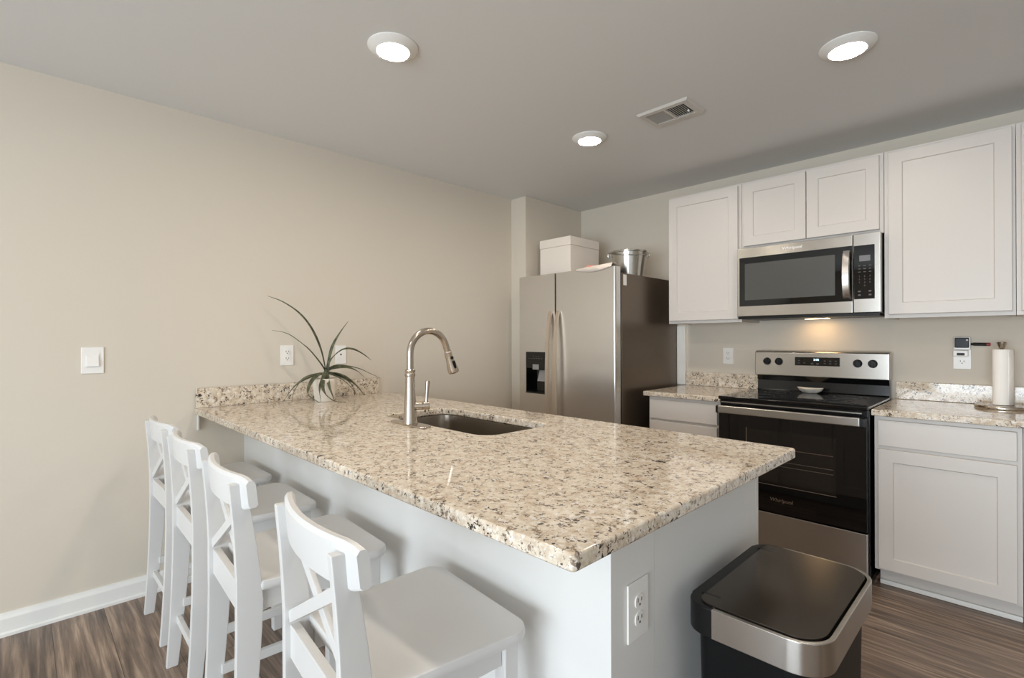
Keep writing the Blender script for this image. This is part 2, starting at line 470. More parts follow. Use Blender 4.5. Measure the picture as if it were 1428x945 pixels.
def baseboard(p0, p1, nrm):
    """moulded board along p0-p1, profile offset along nrm"""
    prof = [(0.0, 0.0), (0.022, 0.0), (0.022, 0.012), (0.014, 0.018), (0.014, 0.072), (0.011, 0.079), (0.008, 0.086), (0.006, 0.095), (0, 0.095)]
    bm = bmesh.new()
    A = [bm.verts.new((p0[0] + nrm[0] * d, p0[1] + nrm[1] * d, FZ + z)) for d, z in prof]
    B = [bm.verts.new((p1[0] + nrm[0] * d, p1[1] + nrm[1] * d, FZ + z)) for d, z in prof]
    for i in range(len(prof)):
        j = (i + 1) % len(prof); bm.faces.new((A[i], A[j], B[j], B[i]))
    bm.faces.new(A); bm.faces.new(list(reversed(B)))
    bmesh.ops.recalc_face_normals(bm, faces=bm.faces)
    return bm
KNY0, KNY1, PEX = -2.812, -2.634, 2.42     # knee wall of the peninsula
struct('baseboard_left', baseboard((0.0, YF), (0.0, KNY0), (1, 0)), M_TRIM, False)
struct('wall_peninsula', bx(0, PEX, KNY0, KNY1, FZ, 0.883, bev=0.003), M_KNEE)
# white board on the wall between refrigerator and backsplash
struct('trim_1', bx(1.122, 1.192, -0.019, 0.0, 0.917, 1.37, bev=0.002), M_TRIM)

# ================================================================== PENINSULA
CT, CB = 0.914, 0.882                       # worktop top and underside
PY0, PY1, PL = -3.049, -1.905, 2.511
SX0, SX1, SY0, SY1 = 0.915, 1.655, -2.485, -2.112
hole = rrect(SX0, SX1, SY0, SY1, 0.075, 8)
outer = rrect(0.003, PL, PY0, PY1, [0.0, 0.012, 0.012, 0.0], 3)
single('countertop', slab_with_hole(outer, hole, CB, CT), M_GRAN,
       'long speckled beige granite worktop of the breakfast bar with the sink cut into it', 'countertop', (0, PY0, CB))
single('backsplash', bx(0.003, 0.023, PY0 + 0.004, -1.99, CT, 1.016, bev=0.003), M_GRAN,
       'short granite upstand on the left wall behind the potted plant', 'backsplash', (0, -2.5, CT))
single('support_bracket', bx(0.002, 0.022, PY0 + 0.010, PY0 + 0.018, 0.80, CB - 0.001, bev=0.002), M_TRIM,
       'small white bracket on the left wall under the end of the breakfast bar', 'bracket', (0, PY0 + 0.02, 0.79))

PCY = -2.0                                   # kitchen-side face of the cabinets
t = thing('sink_cabinet', 'white base cabinet run under the breakfast bar, its plain end panel facing the trash can', 'cabinet', (1.25, -2.3, FZ))
b = bmesh.new()
box(b, 0.04, PEX - 0.018, -2.54, PCY, 0.11, 0.60)
box(b, 0.04, 0.86, KNY1 + 0.003, PCY, 0.60, CB - 0.002); box(b, 1.72, PEX - 0.018, KNY1 + 0.003, PCY, 0.60, CB - 0.002)
box(b, 0.86, 1.72, KNY1 + 0.003, -2.56, 0.60, CB - 0.002); box(b, 0.86, 1.72, -2.03, PCY, 0.60, CB - 0.002)
part('body', b, M_CAB, t, smooth=False)
part('end_panel', bx(PEX - 0.017, PEX - 0.001, KNY1 + 0.001, PCY + 0.001, FZ + 0.001, CB - 0.002, bev=0.0015), M_KNEE, t)
part('face_stile', bx(PEX - 0.03, PEX, PCY + 0.0015, PCY + 0.021, 0.105, CB - 0.002, bev=0.001), M_CAB, t)
part('toe_board', bx(0.04, PEX - 0.02, -2.09, -2.075, FZ + 0.001, 0.11), M_CAB, t)
def shaker_flip(x0, x1, z0, z1, y):
    bm = shaker_y(-x1, -x0, z0, z1, 0.0)
    bmesh.ops.rotate(bm, cent=(0, 0, 0), matrix=Matrix.Rotation(math.pi, 3, 'Z'), verts=bm.verts)
    bmesh.ops.translate(bm, vec=(0, y, 0), verts=bm.verts); return bm
for x0, x1 in ((0.1, 0.49), (0.5, 0.87), (0.9, 1.27), (1.28, 1.66), (1.69, 2.03), (2.04, 2.385)):
    part('door', shaker_flip(x0, x1, 0.125, 0.72, PCY + 0.001), M_CAB, t)
    part('drawer_front', bx(x0, x1, PCY + 0.001, PCY + 0.02, 0.735, 0.86, bev=0.002), M_CAB, t)

# sink bowl
t = thing('sink', 'undermount stainless steel sink let into the breakfast bar beside the faucet', 'sink', (1.285, -2.3, 0.68))
b = bmesh.new()
def ringv(pts, z): return [b.verts.new((p[0], p[1], z)) for p in pts]
o0 = rrect(SX0 - 0.03, SX1 + 0.03, SY0 - 0.03, SY1 + 0.03, 0.09, 8); i0 = rrect(SX0 - 0.004, SX1 + 0.004, SY0 - 0.004, SY1 + 0.004, 0.075, 8)
i1 = rrect(SX0 - 0.001, SX1 + 0.001, SY0 - 0.001, SY1 + 0.001, 0.075, 8)
i2 = rrect(SX0 + 0.012, SX1 - 0.012, SY0 + 0.012, SY1 - 0.012, 0.07, 8); i3 = rrect(SX0 + 0.05, SX1 - 0.05, SY0 + 0.05, SY1 - 0.05, 0.05, 8)
RR = [ringv(o0, CB - 0.0015), ringv(i0, CB - 0.0015), ringv(i1, CB - 0.004), ringv(i2, 0.71), ringv(i3, 0.685)]
for p, q in zip(RR, RR[1:]):
    n = len(p)
    for i in range(n):
        j = (i + 1) % n; b.faces.new((p[i], p[j], q[j], q[i]))
b.faces.new(RR[-1])
bmesh.ops.recalc_face_normals(b, faces=b.faces)
for f in b.faces: f.normal_flip()
bowl = part('bowl', b, M_SINK, t)
sm = bowl.modifiers.new('thickness', 'SOLIDIFY'); sm.thickness = 0.0012; sm.offset = -1
part('drain', lathe(bmesh.new(), [(0.045, 0), (0.045, 0.004), (0.03, 0.003), (0.028, 0.001), (0.006, 0.001), (0.006, 0.006), (0, 0.007)], 28, (1.285, -2.3, 0.685)), M_NICKEL, t)

# faucet
FX, FY = 1.243, -2.540
t = thing('faucet', 'tall brushed nickel gooseneck faucet with pull-down spray head on the breakfast bar', 'faucet', (FX, FY, CT))
part('deck_plate', prism(bmesh.new(), rrect(FX - 0.125, FX + 0.125, FY - 0.029, FY + 0.029, 0.0285, 8), CT + 0.0002, CT + 0.008, 0.003), M_NICKEL, t)
part('body', lathe(bmesh.new(), [(0.0, 0.0), (0.031, 0.0), (0.031, 0.004), (0.0285, 0.012), (0.026, 0.05), (0.0225, 0.10), (0.0195, 0.14), (0.0185, 0.19), (0.0215, 0.196), (0.0215, 0.205), (0.019, 0.209), (0.0215, 0.213), (0.0215, 0.219), (0.0165, 0.224), (0, 0.224)], 36, (FX, FY, CT + 0.008)), M_NICKEL, t)
R_ = 0.095; zc = CT + 0.405 - 0.0145 - R_
pts = [(FX, FY, CT + 0.22), (FX, FY, CT + 0.27), (FX, FY, zc)]
for k in range(1, 17):
    a = math.radians(180 - k * 165 / 16); pts.append((FX, FY + R_ + R_ * math.cos(a), zc + R_ * math.sin(a)))
e = Vector(pts[-1]); dr = (Vector(pts[-1]) - Vector(pts[-2])).normalized()
pts.append(tuple(e + dr * 0.02))
part('spout', tube(bmesh.new(), pts, 0.0145, 20), M_NICKEL, t)
p0 = e + dr * 0.018
sp = bmesh.new()
tube(sp, [p0, p0 + dr * 0.006, p0 + dr * 0.010, p0 + dr * 0.045, p0 + dr * 0.088, p0 + dr * 0.096, p0 + dr * 0.102], [0.0145, 0.0175, 0.0165, 0.0185, 0.0245, 0.0255, 0.0235], 24)
head = part('spray_head', sp, M_NICKEL, t)
# spray buttons on the side towards the bar's open end
side = Vector((1, 0, 0)); side = (side - dr * side.dot(dr)).normalized(); out = side
def button(c, rad, ln):
    bm = bmesh.new(); q = dr.cross(out).normalized()
    o2 = rrect(-rad, rad, -ln, ln, rad * 0.98, 6); lo, hi = [], []
    for (u, v) in o2:
        base = c + q * u + dr * v
        lo.append(bm.verts.new(base - out * 0.004)); hi.append(bm.verts.new(base + out * 0.0025))
    bm.faces.new(hi); bm.faces.new(list(reversed(lo)))
    for i in range(len(lo)):
        j = (i + 1) % len(lo); bm.faces.new((lo[i], lo[j], hi[j], hi[i]))
    bmesh.ops.recalc_face_normals(bm, faces=bm.faces); return bm
part('spray_button', button(p0 + dr * 0.032 + out * 0.018, 0.0068, 0.0072), M_BLACK, head, 'round black button')
part('spray_button', button(p0 + dr * 0.064 + out * 0.0215, 0.0062, 0.018), M_BLACK, head, 'long black button')
hb = bmesh.new(); hd = Vector((0.55, 0.83, 0)).normalized()
c0 = Vector((FX, FY, CT + 0.078))
tube(hb, [c0 + hd * 0.012, c0 + hd * 0.048, c0 + hd * 0.050, c0 + hd * 0.053, c0 + hd * 0.076, c0 + hd * 0.079], [0.0165, 0.0165, 0.0155, 0.018, 0.018, 0.015], 24)
hub = part('handle_hub', hb, M_NICKEL, t)
q0 = c0 + hd * 0.066
part('lever', tube(bmesh.new(), [q0 + Vector((0, 0, 0.012)), q0 + Vector((0, 0, 0.026)) + hd * 0.001, q0 + Vector((0, 0, 0.06)) + hd * 0.003, q0 + Vector((0, 0, 0.098)) + hd * 0.006, q0 + Vector((0, 0, 0.104)) + hd * 0.0065], [0.007, 0.0065, 0.0075, 0.0095, 0.0085], 16), M_NICKEL, hub)

# ================================================================== BASE CABINETS AND WORKTOPS ON THE BACK WALL
CD = -0.65; FACE = -0.615
RX0, RX1 = 1.7305, 2.4885                    # range bay
def base_cabinet(x0, x1, label, gap_l=0.02, gap_r=0.02, doors=1):
    t = thing('base_cabinet', label, 'cabinet', ((x0 + x1) / 2, -0.3, FZ))
    b = bmesh.new(); box(b, x0, x1, FACE, -0.003, 0.11, CB - 0.002, bev=0.0012); part('body', b, M_CAB, t)
    part('toe_board', bx(x0 + 0.012, x1, -0.548, -0.535, FZ + 0.001, 0.112), M_CAB, t)
    part('shoe_moulding', bx(x0 + 0.012, x1, -0.563, -0.549, FZ + 0.001, FZ + 0.024, bev=0.004), M_TRIM, t)
    part('drawer_front', bx(x0 + gap_l, x1 - gap_r, FACE - 0.02, FACE - 0.0005, 0.735, 0.862, bev=0.003), M_CAB, t)
    n = doors; wd = (x1 - gap_r - x0 - gap_l - 0.004 * (n - 1)) / n
    for k in range(n):
        xa = x0 + gap_l + k * (wd + 0.004)
        part('door', shaker_y(xa, xa + wd, 0.122, 0.718, FACE - 0.0005), M_CAB, t)
    return t
base_cabinet(1.228, 1.726, 'white base cabinet between the refrigerator and the range', 0.014, 0.022)
base_cabinet(2.497, 3.0215, 'white base cabinet standing right of the range, below the paper towel holder', 0.017, 0.017)
base_cabinet(3.0235, 3.70, 'white base cabinet cut off by the right edge, beyond the one beside the range', 0.02, 0.02, 2)
def slab(x0, x1, y0, y1):
    return prism(bmesh.new(), [(x0, y0), (x1, y0), (x1, y1), (x0, y1)], CB, CT, 0.005)
single('countertop', slab(1.202, RX0 - 0.0015, CD, -0.002), M_GRAN, 'small granite worktop piece between the refrigerator and the range', 'countertop', (1.46, -0.32, CB))
single('countertop', slab(RX1 + 0.0015, 3.72, CD, -0.002), M_GRAN, 'granite worktop right of the range carrying the paper towel holder', 'countertop', (3.0, -0.32, CB))
single('backsplash', bx(1.196, RX0 - 0.002, -0.022, -0.002, CT + 0.0005, 1.016, bev=0.003), M_GRAN, 'granite upstand between the refrigerator and the range, under the back outlet', 'backsplash', (1.46, -0.012, CT))
single('backsplash', bx(RX1 + 0.010, 3.72, -0.022, -0.002, CT + 0.0005, 1.016, bev=0.003), M_GRAN, 'granite upstand right of the range, behind the paper towel holder', 'backsplash', (3.0, -0.012, CT))

# ================================================================== UPPER CABINETS
UY = -0.32; UT = 2.286
def upper_cabinet(x0, x1, z0, doors, label, dz0=0.02, dz1=0.015):
    t = thing('wall_cabinet', label, 'cabinet', ((x0 + x1) / 2, -0.16, z0), 'white shaker wall cabinets')
    del t['group']
    b = bmesh.new()
    box(b, x0, x1, UY, -0.003, z0 + 0.018, UT, bev=0.001)
    box(b, x0, x1, UY, UY + 0.02, z0, z0 + 0.018); box(b, x0, x0 + 0.018, UY + 0.02, -0.003, z0, z0 + 0.018); box(b, x1 - 0.018, x1, UY + 0.02, -0.003, z0, z0 + 0.018)
    part('body', b, M_CAB, t)
    part('bottom_panel', bx(x0 + 0.019, x1 - 0.019, UY + 0.021, -0.004, z0 + 0.010, z0 + 0.0175), M_CABIN, t, 'bare wood underside')
    for xa, xb in doors:
        part('door', shaker_y(xa, xb, z0 + dz0, UT - dz1, UY - 0.0005), M_CAB, t)
    return t
upper_cabinet(1.219, 1.734, 1.378, [(1.228, 1.716)], 'tall single-door white wall cabinet next to the refrigerator, left of the microwave')
upper_cabinet(1.736, 2.492, 1.847, [(1.752, 2.114), (2.119, 2.474)], 'short two-door white wall cabinet directly above the microwave')
upper_cabinet(2.494, 3.0005, 1.378, [(2.513, 2.989)], 'wide single-door white wall cabinet right of the microwave, above the paper towel holder')
upper_cabinet(3.0025, 3.70, 1.378, [(3.020, 3.348), (3.352, 3.682)], 'white wall cabinet at the right edge, beyond the wide single-door one')

# ================================================================== REFRIGERATOR
RFX0, RFX1 = 0.232, 1.126
DT, CTOP = 1.757, 1.718
SEAM = 0.600
t = thing('refrigerator', 'side-by-side stainless steel refrigerator with dark grey side, in the back corner', 'refrigerator', (0.68, -0.45, FZ))
part('cabinet_shell', bx(RFX0 + 0.004, RFX1, -0.795, -0.03, FZ + 0.03, CTOP, bev=0.004), M_FRSIDE, t)
b = bmesh.new(); box(b, RFX0 + 0.02, RFX1 - 0.02, -0.77, -0.1, FZ + 0.001, FZ + 0.03)
part('base_grille', b, M_BLACK, t)
part('door_gasket', bx(RFX0 + 0.012, RFX1 - 0.006, -0.806, -0.7955, FZ + 0.08, DT - 0.012), M_BLACK, t)
def fridge_door(x0, x1, holes=None):
    pr = rrect(x0, x1, -0.872, -0.807, [0.014, 0.014, 0.003, 0.003], 5)
    return prism(bmesh.new(), pr, FZ + 0.075, DT, 0.003)
# freezer door with a recess for the dispenser
DX0, DX1, DZ0, DZ1 = 0.302, 0.508, 0.853, 1.172
b = bmesh.new()
box(b, RFX0, DX0, -0.872, -0.807, FZ + 0.075, DT, 0.0); box(b, DX1, SEAM - 0.003, -0.872, -0.807, FZ + 0.075, DT, 0.0)
box(b, DX0, DX1, -0.872, -0.807, FZ + 0.075, DZ0, 0.0); box(b, DX0, DX1, -0.872, -0.807, DZ1, DT, 0.0)
bmesh.ops.remove_doubles(b, verts=b.verts, dist=0.0005)
fd = part('freezer_door', b, M_STEEL_V, t, 'narrow left door with the ice and water dispenser', smooth=False)
rd = part('refrigerator_door', fridge_door(SEAM + 0.003, RFX1), M_STEEL_V, t)
b = bmesh.new(); box(b, DX0, DX1, -0.812, -0.808, DZ0, DZ1)
box(b, DX0, DX0 + 0.006, -0.873, -0.812, DZ0, DZ1); box(b, DX1 - 0.006, DX1, -0.873, -0.812, DZ0, DZ1)
box(b, DX0, DX1, -0.876, -0.812, DZ0, DZ0 + 0.012, 0.002); box(b, DX0, DX1, -0.876, -0.812, DZ1 - 0.125, DZ1, 0.003)
disp = part('dispenser', b, M_BLACKGLASS, fd, 'glossy black ice and water dispenser')
M_DISP = mat('grey_dispenser_plastic', (150, 148, 146), 0.35, bump=0.01)
for k in range(6): part('key_legend', bx(DX0 + 0.03 + k * 0.026, DX0 + 0.045 + k * 0.026, -0.8768, -0.8761, DZ1 - 0.052, DZ1 - 0.048), M_DIMPRINT, fd)
for k in range(3): part('key_legend', bx(DX0 + 0.075 + k * 0.03, DX0 + 0.085 + k * 0.03, -0.8768, -0.8761, DZ1 - 0.036, DZ1 - 0.031), M_DIMPRINT, fd)
part('display_label', bx(DX0 + 0.075, DX0 + 0.140, -0.879, -0.8765, DZ1 - 0.135, DZ1 - 0.095, bev=0.001), M_DISP, fd)
part('paddle', wedge(bmesh.new(), DX0 + 0.118, DX0 + 0.19, [(-0.835, DZ1 - 0.14), (-0.845, DZ1 - 0.14), (-0.872, DZ1 - 0.222), (-0.862, DZ1 - 0.222)], 0.001), M_DISP, fd)
M_HANDLE = brushed('satin_handle_metal', (220, 207, 192), 0.5, (60, 60, 1), 0.01)
for sgn, dr_ in ((-1, fd), (1, rd)):
    hx = SEAM + sgn * 0.036
    b = bmesh.new(); zs = [0.40 + (1.475 - 0.40) * k / 24 for k in range(25)]
    ringl = []
    for z in zs:
        u = (z - 0.40) / 1.075; bow = 0.046 * max(0.0, 1 - (2 * u - 1) ** 2) ** 0.6
        y = -0.876 - bow
        ringl.append([b.verts.new((hx + dx, y + dy, z)) for dx, dy in ((-0.017, 0.004), (-0.013, -0.010), (0.013, -0.010), (0.017, 0.004), (0.010, 0.010), (-0.010, 0.010))])
    for p, q in zip(ringl, ringl[1:]):
        for i in range(6):
            j = (i + 1) % 6; b.faces.new((p[i], p[j], q[j], q[i]))
    b.faces.new(ringl[0]); b.faces.new(list(reversed(ringl[-1])))
    bmesh.ops.recalc_face_normals(b, faces=b.faces)
    part('handle', b, M_HANDLE, dr_)
part('hinge_cover', bx(RFX1 - 0.11, RFX1 - 0.01, -0.86, -0.74, CTOP, CTOP + 0.02, bev=0.004), M_BLACK, t)
part('rating_sticker', bx(RFX1 + 0.0002, RFX1 + 0.0008, -0.775, -0.735, 1.635, 1.708), M_PLATE, t, 'white paper sticker')

# things on the refrigerator
BXO = (0.255, 0.572, -0.655, -0.285)
t = thing('storage_box', 'white lidded storage box on top of the refrigerator', 'box', (0.41, -0.47, CTOP))
part('body', bx(BXO[0], BXO[1], BXO[2], BXO[3], CTOP + 0.0005, CTOP + 0.285, bev=0.004), M_BOX, t)
part('lid', bx(BXO[0] - 0.003, BXO[1] + 0.003, BXO[2] - 0.003, BXO[3] + 0.003, CTOP + 0.2855, CTOP + 0.355, bev=0.005), M_BOX, t)
bc = (0.965, -0.455)
t = thing('bucket', 'small galvanized metal bucket on top of the refrigerator, right of the box', 'bucket', (*bc, CTOP))
part('body', lathe(bmesh.new(), [(0, 0.0), (0.102, 0.0), (0.104, 0.004), (0.128, 0.185), (0.134, 0.187), (0.136, 0.193), (0.134, 0.199), (0.130, 0.199), (0.126, 0.192), (0.100, 0.012), (0, 0.012)], 48, (*bc, CTOP + 0.0005), cap=False), M_GALV, t)
hx = Vector((0.72, 0.70, 0)).normalized()
for s in (-1, 1):
    c = Vector((*bc, CTOP + 0.175)) + hx * s * 0.134
    pts = [c + hx * s * 0.012 * math.sin(a) * 1.0 + Vector((0, 0, 0.018 * math.cos(a))) + Vector((-hx.y, hx.x, 0)) * 0.0 for a in [math.pi * 2 * k / 16 for k in range(17)]]
    part('handle_ear', tube(bmesh.new(), [p + hx * s * 0.008 for p in pts], 0.0028, 8, cap=False), M_GALV, t)
hp = []
for k in range(25):
    a = math.pi * k / 24
    hp.append(Vector((*bc, CTOP + 0.175)) + hx * (-0.150 * math.cos(a)) + Vector((hx.y, -hx.x, 0)) * (0.138 * math.sin(a)) + Vector((0, 0, -0.03 * math.sin(a) + 0.012)))
part('bail_handle', tube(bmesh.new(), hp, 0.003, 8), M_GALV, t)
# crumpled wrapper hanging slightly over the door edge
t = thing('plastic_wrapper', 'crumpled clear wrapper with a pink end lying on the refrigerator doors', 'wrapper', (0.95, -0.84, DT))
b = bmesh.new(); N_ = 18; rows = []
for i in range(N_ + 1):
    u = i / N_; x = 0.80 + 0.30 * u; row = []
    prof = [(-0.79, 0.004), (-0.83, 0.010 + 0.018 * u), (-0.862, 0.010 + 0.014 * u), (-0.878, 0.0), (-0.8785, -0.022 * max(0.0, math.sin(math.pi * min(1, u * 1.05))) ** 0.8 - 0.004)]
    for (yy, zz) in prof: row.append(b.verts.new((x, yy, DT + 0.001 + zz + (random.uniform(-0.002, 0.003) if yy > -0.86 else 0))))
    rows.append(row)
for p, q in zip(rows, rows[1:]):
    for j in range(4): b.faces.new((p[j], q[j], q[j + 1], p[j + 1]))
o = part('film', b, M_WRAP, t); sm = o.modifiers.new('thickness', 'SOLIDIFY'); sm.thickness = 0.0012
b = bmesh.new()
bmesh.ops.create_icosphere(b, subdivisions=3, radius=1.0)
for v in b.verts:
    k = 1 + 0.18 * math.sin(7 * v.co.x + 3 * v.co.z) * math.cos(6 * v.co.y)
    v.co = Vector((0.905 + v.co.x * 0.042 * k, -0.845 + v.co.y * 0.02 * k, DT + 0.016 + v.co.z * 0.014 * k))
part('pink_end', b, M_PINK, t)

# ================================================================== RANGE
t = thing('range_oven', 'stainless steel and black glass freestanding electric range under the microwave', 'range', (2.11, -0.35, FZ))
OX0, OX1 = RX0 + 0.004, RX1 - 0.004
part('body', bx(OX0, OX1, -0.655, -0.02, 0.05, 0.905, bev=0.002), M_BLACKEN, t)
for x in (OX0 + 0.05, OX1 - 0.05):
    for y in (-0.58, -0.1): part('foot', lathe(bmesh.new(), [(0.0, 0), (0.022, 0), (0.022, 0.01), (0.014, 0.014), (0.014, 0.05), (0, 0.05)], 16, (x, y, FZ)), M_BLACK, t)
ck = part('cooktop', prism(bmesh.new(), rrect(OX0 - 0.001, OX1 + 0.001, -0.688, -0.085, 0.006, 3), 0.9055, 0.926, 0.005), M_COOKTOP, t)
def burner(cx, cy, r):
    b = bmesh.new()
    for rr in (r, r * 0.62):
        lathe(b, [(rr - 0.0012, 0), (rr - 0.0012, 0.0004), (rr + 0.0012, 0.0004), (rr + 0.0012, 0)], 48, (cx, cy, 0.926), cap=False)
    return b
for cx, cy, r in ((1.925, -0.50, 0.105), (2.30, -0.50, 0.085), (1.925, -0.24, 0.075), (2.30, -0.24, 0.105)):
    part('burner_ring', burner(cx, cy, r), M_RING, ck)
part('control_trim', bx(OX0 + 0.006, OX1 - 0.006, -0.672, -0.656, 0.872, 0.9045, bev=0.002), M_BLACKEN, t)
part('vent_strip', bx(OX0 + 0.012, OX1 - 0.03, -0.676, -0.6722, 0.8875, 0.893), M_STEEL_H, t, 'thin bright vent strip')
# oven door
OD = part('oven_door', bx(OX0 + 0.004, OX1 - 0.004, -0.692, -0.656, 0.300, 0.868, bev=0.003), M_BLACKGLASS, t)
part('window', bx(1.90, 2.345, -0.6932, -0.6922, 0.452, 0.752, bev=0.0003), M_OVENWIN, OD)
b = bmesh.new()
for z in (0.56, 0.585, 0.655): box(b, 1.915, 2.335, -0.6938, -0.6933, z, z + 0.0035)
part('oven_rack', b, mat('rack_behind_glass', (104, 92, 80), 0.4, 0.6, bump=0.01), OD)
b = bmesh.new(); box(b, 1.898, 2.348, -0.6942, -0.6933, 0.449, 0.4525); box(b, 1.898, 1.9015, -0.6942, -0.6933, 0.449, 0.756)
part('window_rim', b, mat('window_rim_silver', (150, 142, 132), 0.3, 0.8, bump=0.01), OD)
hb = bmesh.new(); box(hb, OX0 + 0.02, OX1 - 0.024, -0.748, -0.733, 0.831, 0.876, bev=0.006, seg=3)
hd_ = part('handle', hb, M_STEEL_H, OD)
for xa in (OX0 + 0.004, OX1 - 0.036): part('handle_bracket', bx(xa, xa + 0.03, -0.738, -0.692, 0.829, 0.872, bev=0.004), M_BLACK, OD)
part('brand_lettering', place_text('Whirlpool', 0.028, (2.085, -0.6935, 0.372), 0.15), M_LOGO, OD)
dw = part('storage_drawer', bx(OX0 + 0.004, OX1 - 0.004, -0.692, -0.656, 0.078, 0.292, bev=0.004), M_STEEL_H, t)
part('kick_plate', bx(OX0 + 0.02, OX1 - 0.02, -0.62, -0.61, FZ + 0.001, 0.076), M_BLACK, t)
# backguard
b = bmesh.new()
part('riser', wedge(bmesh.new(), OX0 + 0.008, OX1 - 0.008, [(-0.0225, 0.90), (-0.0225, 1.03), (-0.080, 1.03), (-0.064, 0.99), (-0.070, 0.93), (-0.084, 0.926), (-0.084, 0.90)], 0.0015), M_BLACKEN, t)
part('control_panel', wedge(bmesh.new(), OX0 + 0.002, OX1 - 0.002, [(-0.0225, 1.028), (-0.0225, 1.190), (-0.078, 1.190), (-0.100, 1.180), (-0.106, 1.024)], 0.006), M_STEEL_H, t)
cp_ = [o for o in t.children if o.name.startswith('control_panel')][0]
def py(z): return -0.106 + 0.006 * (z - 1.024) / 0.156
dsp = part('display', bx(1.985, 2.237, py(1.123) - 0.0025, py(1.123) + 0.006, 1.0955, 1.150, bev=0.002), M_BLACKGLASS, cp_)
part('clock_digits', place_text('2:05', 0.018, (2.108, py(1.123) - 0.003, 1.134)), M_LED, dsp)
for x in (2.01, 2.04, 2.155, 2.185, 2.215):
    for z in (1.112, 1.128):
        if x == 2.04 and z > 1.12: continue
        part('key_legend', bx(x - 0.005, x + 0.005, py(1.123) - 0.0031, py(1.123) - 0.0026, z - 0.002, z + 0.002), M_DIMPRINT, dsp)
for x in (2.085, 2.115): part('key_legend', bx(x - 0.007, x + 0.007, py(1.123) - 0.0031, py(1.123) - 0.0026, 1.106, 1.112), M_DIMPRINT, dsp)
for x in (1.816, 1.889, 2.327, 2.402):
    zc_ = 1.118; k = lathe(bmesh.new(), [(0, 0), (0.024, 0.0), (0.024, 0.004), (0.0205, 0.007), (0.019, 0.022), (0.017, 0.025), (0, 0.025)], 32, (x, py(zc_) - 0.0003, zc_), axis='-y')
    kn = part('knob', k, M_BLACK, t)
    b = bmesh.new(); box(b, x - 0.005, x + 0.005, py(zc_) - 0.033, py(zc_) - 0.024, zc_ - 0.018, zc_ + 0.018, bev=0.002)
    part('knob_grip', b, M_BLACK, kn)
    b = bmesh.new(); box(b, x - 0.012, x + 0.012, py(zc_) - 0.0012, py(zc_) - 0.0004, zc_ - 0.041, zc_ - 0.0385)
    part('knob_legend', b, M_DIMPRINT, cp_)
# spoon rest on the cooktop
sr = (2.085, -0.145)
b = bmesh.new(); rings = []
for (rx, ry, z) in ((0.02, 0.014, 0.0), (0.035, 0.026, 0.001), (0.058, 0.042, 0.016), (0.068, 0.05, 0.028), (0.066, 0.048, 0.029), (0.054, 0.038, 0.018), (0.03, 0.02, 0.006)):
    rg = []
    for k in range(32):
        a = 2 * math.pi * k / 32; sq = 1 + 0.10 * math.cos(4 * a)
        rg.append(b.verts.new((sr[0] + rx * math.cos(a) * sq, sr[1] + ry * math.sin(a) * sq, 0.9265 + z + (0.006 * (abs(math.cos(a)) ** 3) if z > 0.02 else 0))))
    rings.append(rg)
for p, q in zip(rings, rings[1:]):
    for i in range(32):
        j = (i + 1) % 32; b.faces.new((p[i], p[j], q[j], q[i]))
b.faces.new(list(reversed(rings[0]))); b.faces.new(rings[-1]); bmesh.ops.recalc_face_normals(b, faces=b.faces)
single('spoon_rest', b, M_POT, 'small white ceramic spoon rest on the black cooktop', 'spoon rest', (*sr, 0.9265))

# ================================================================== MICROWAVE
MX0, MX1, MZ0, MZ1, MY = 1.7365, 2.4905, 1.402, 1.8445, -0.405
t = thing('microwave', 'stainless steel over-the-range microwave with black window hung between wall cabinets', 'microwave', (2.11, -0.2, MZ0))
part('body', bx(MX0 + 0.003, MX1 - 0.003, MY + 0.034, -0.004, MZ0 + 0.006, MZ1, bev=0.002), mat('dark_grey_casing', (58, 54, 50), 0.4, 0.4, bump=0.02), t)
part('front_lip', bx(MX0 + 0.006, MX1 - 0.006, MY + 0.006, MY + 0.019, MZ0 - 0.009, MZ0 + 0.0075, bev=0.002), M_BLACK, t)
part('underside_grille', bx(MX0 + 0.02, MX1 - 0.02, MY + 0.02, -0.03, MZ0 - 0.008, MZ0 + 0.006, bev=0.002), M_BLACK, t)
DRX = 2.3655
md = part('door', bx(MX0, DRX - 0.0015, MY, MY + 0.033, MZ0 + 0.008, MZ1 - 0.002, bev=0.004), M_STEEL_H, t)
part('window', bx(MX0 + 0.016, DRX - 0.0035, MY - 0.002, MY + 0.002, 1.474, 1.782, bev=0.0012), M_BLACKGLASS, md)
part('mesh_screen', bx(MX0 + 0.05, DRX - 0.085, MY - 0.0028, MY - 0.0021, 1.512, 1.742, bev=0.0003), M_MWWIN, md, 'grey mesh area of the window')
pn = part('control_panel', bx(DRX + 0.0015, MX1, MY, MY + 0.033, MZ0 + 0.008, MZ1 - 0.002, bev=0.004), M_STEEL_H, t)
kp = part('keypad', bx(DRX + 0.005, MX1 - 0.026, MY - 0.002, MY + 0.002, 1.484, 1.778, bev=0.0015), M_BLACKGLASS, pn)
part('display', bx(DRX + 0.030, DRX + 0.080, MY - 0.0028, MY - 0.0021, 1.690, 1.722), M_LCD, kp)
for r_ in range(3):
    for c_ in range(3): part('key_legend', bx(DRX + 0.025 + c_ * 0.024, DRX + 0.036 + c_ * 0.024, MY - 0.0028, MY - 0.0021, 1.664 - r_ * 0.017, 1.668 - r_ * 0.017), M_DIMPRINT, kp)
for c_ in (0, 2):
    for r_ in range(2): part('key_legend', bx(DRX + 0.024 + c_ * 0.024, DRX + 0.036 + c_ * 0.024, MY - 0.0028, MY - 0.0021, 1.522 - r_ * 0.02, 1.53 - r_ * 0.02), M_DIMPRINT, kp)
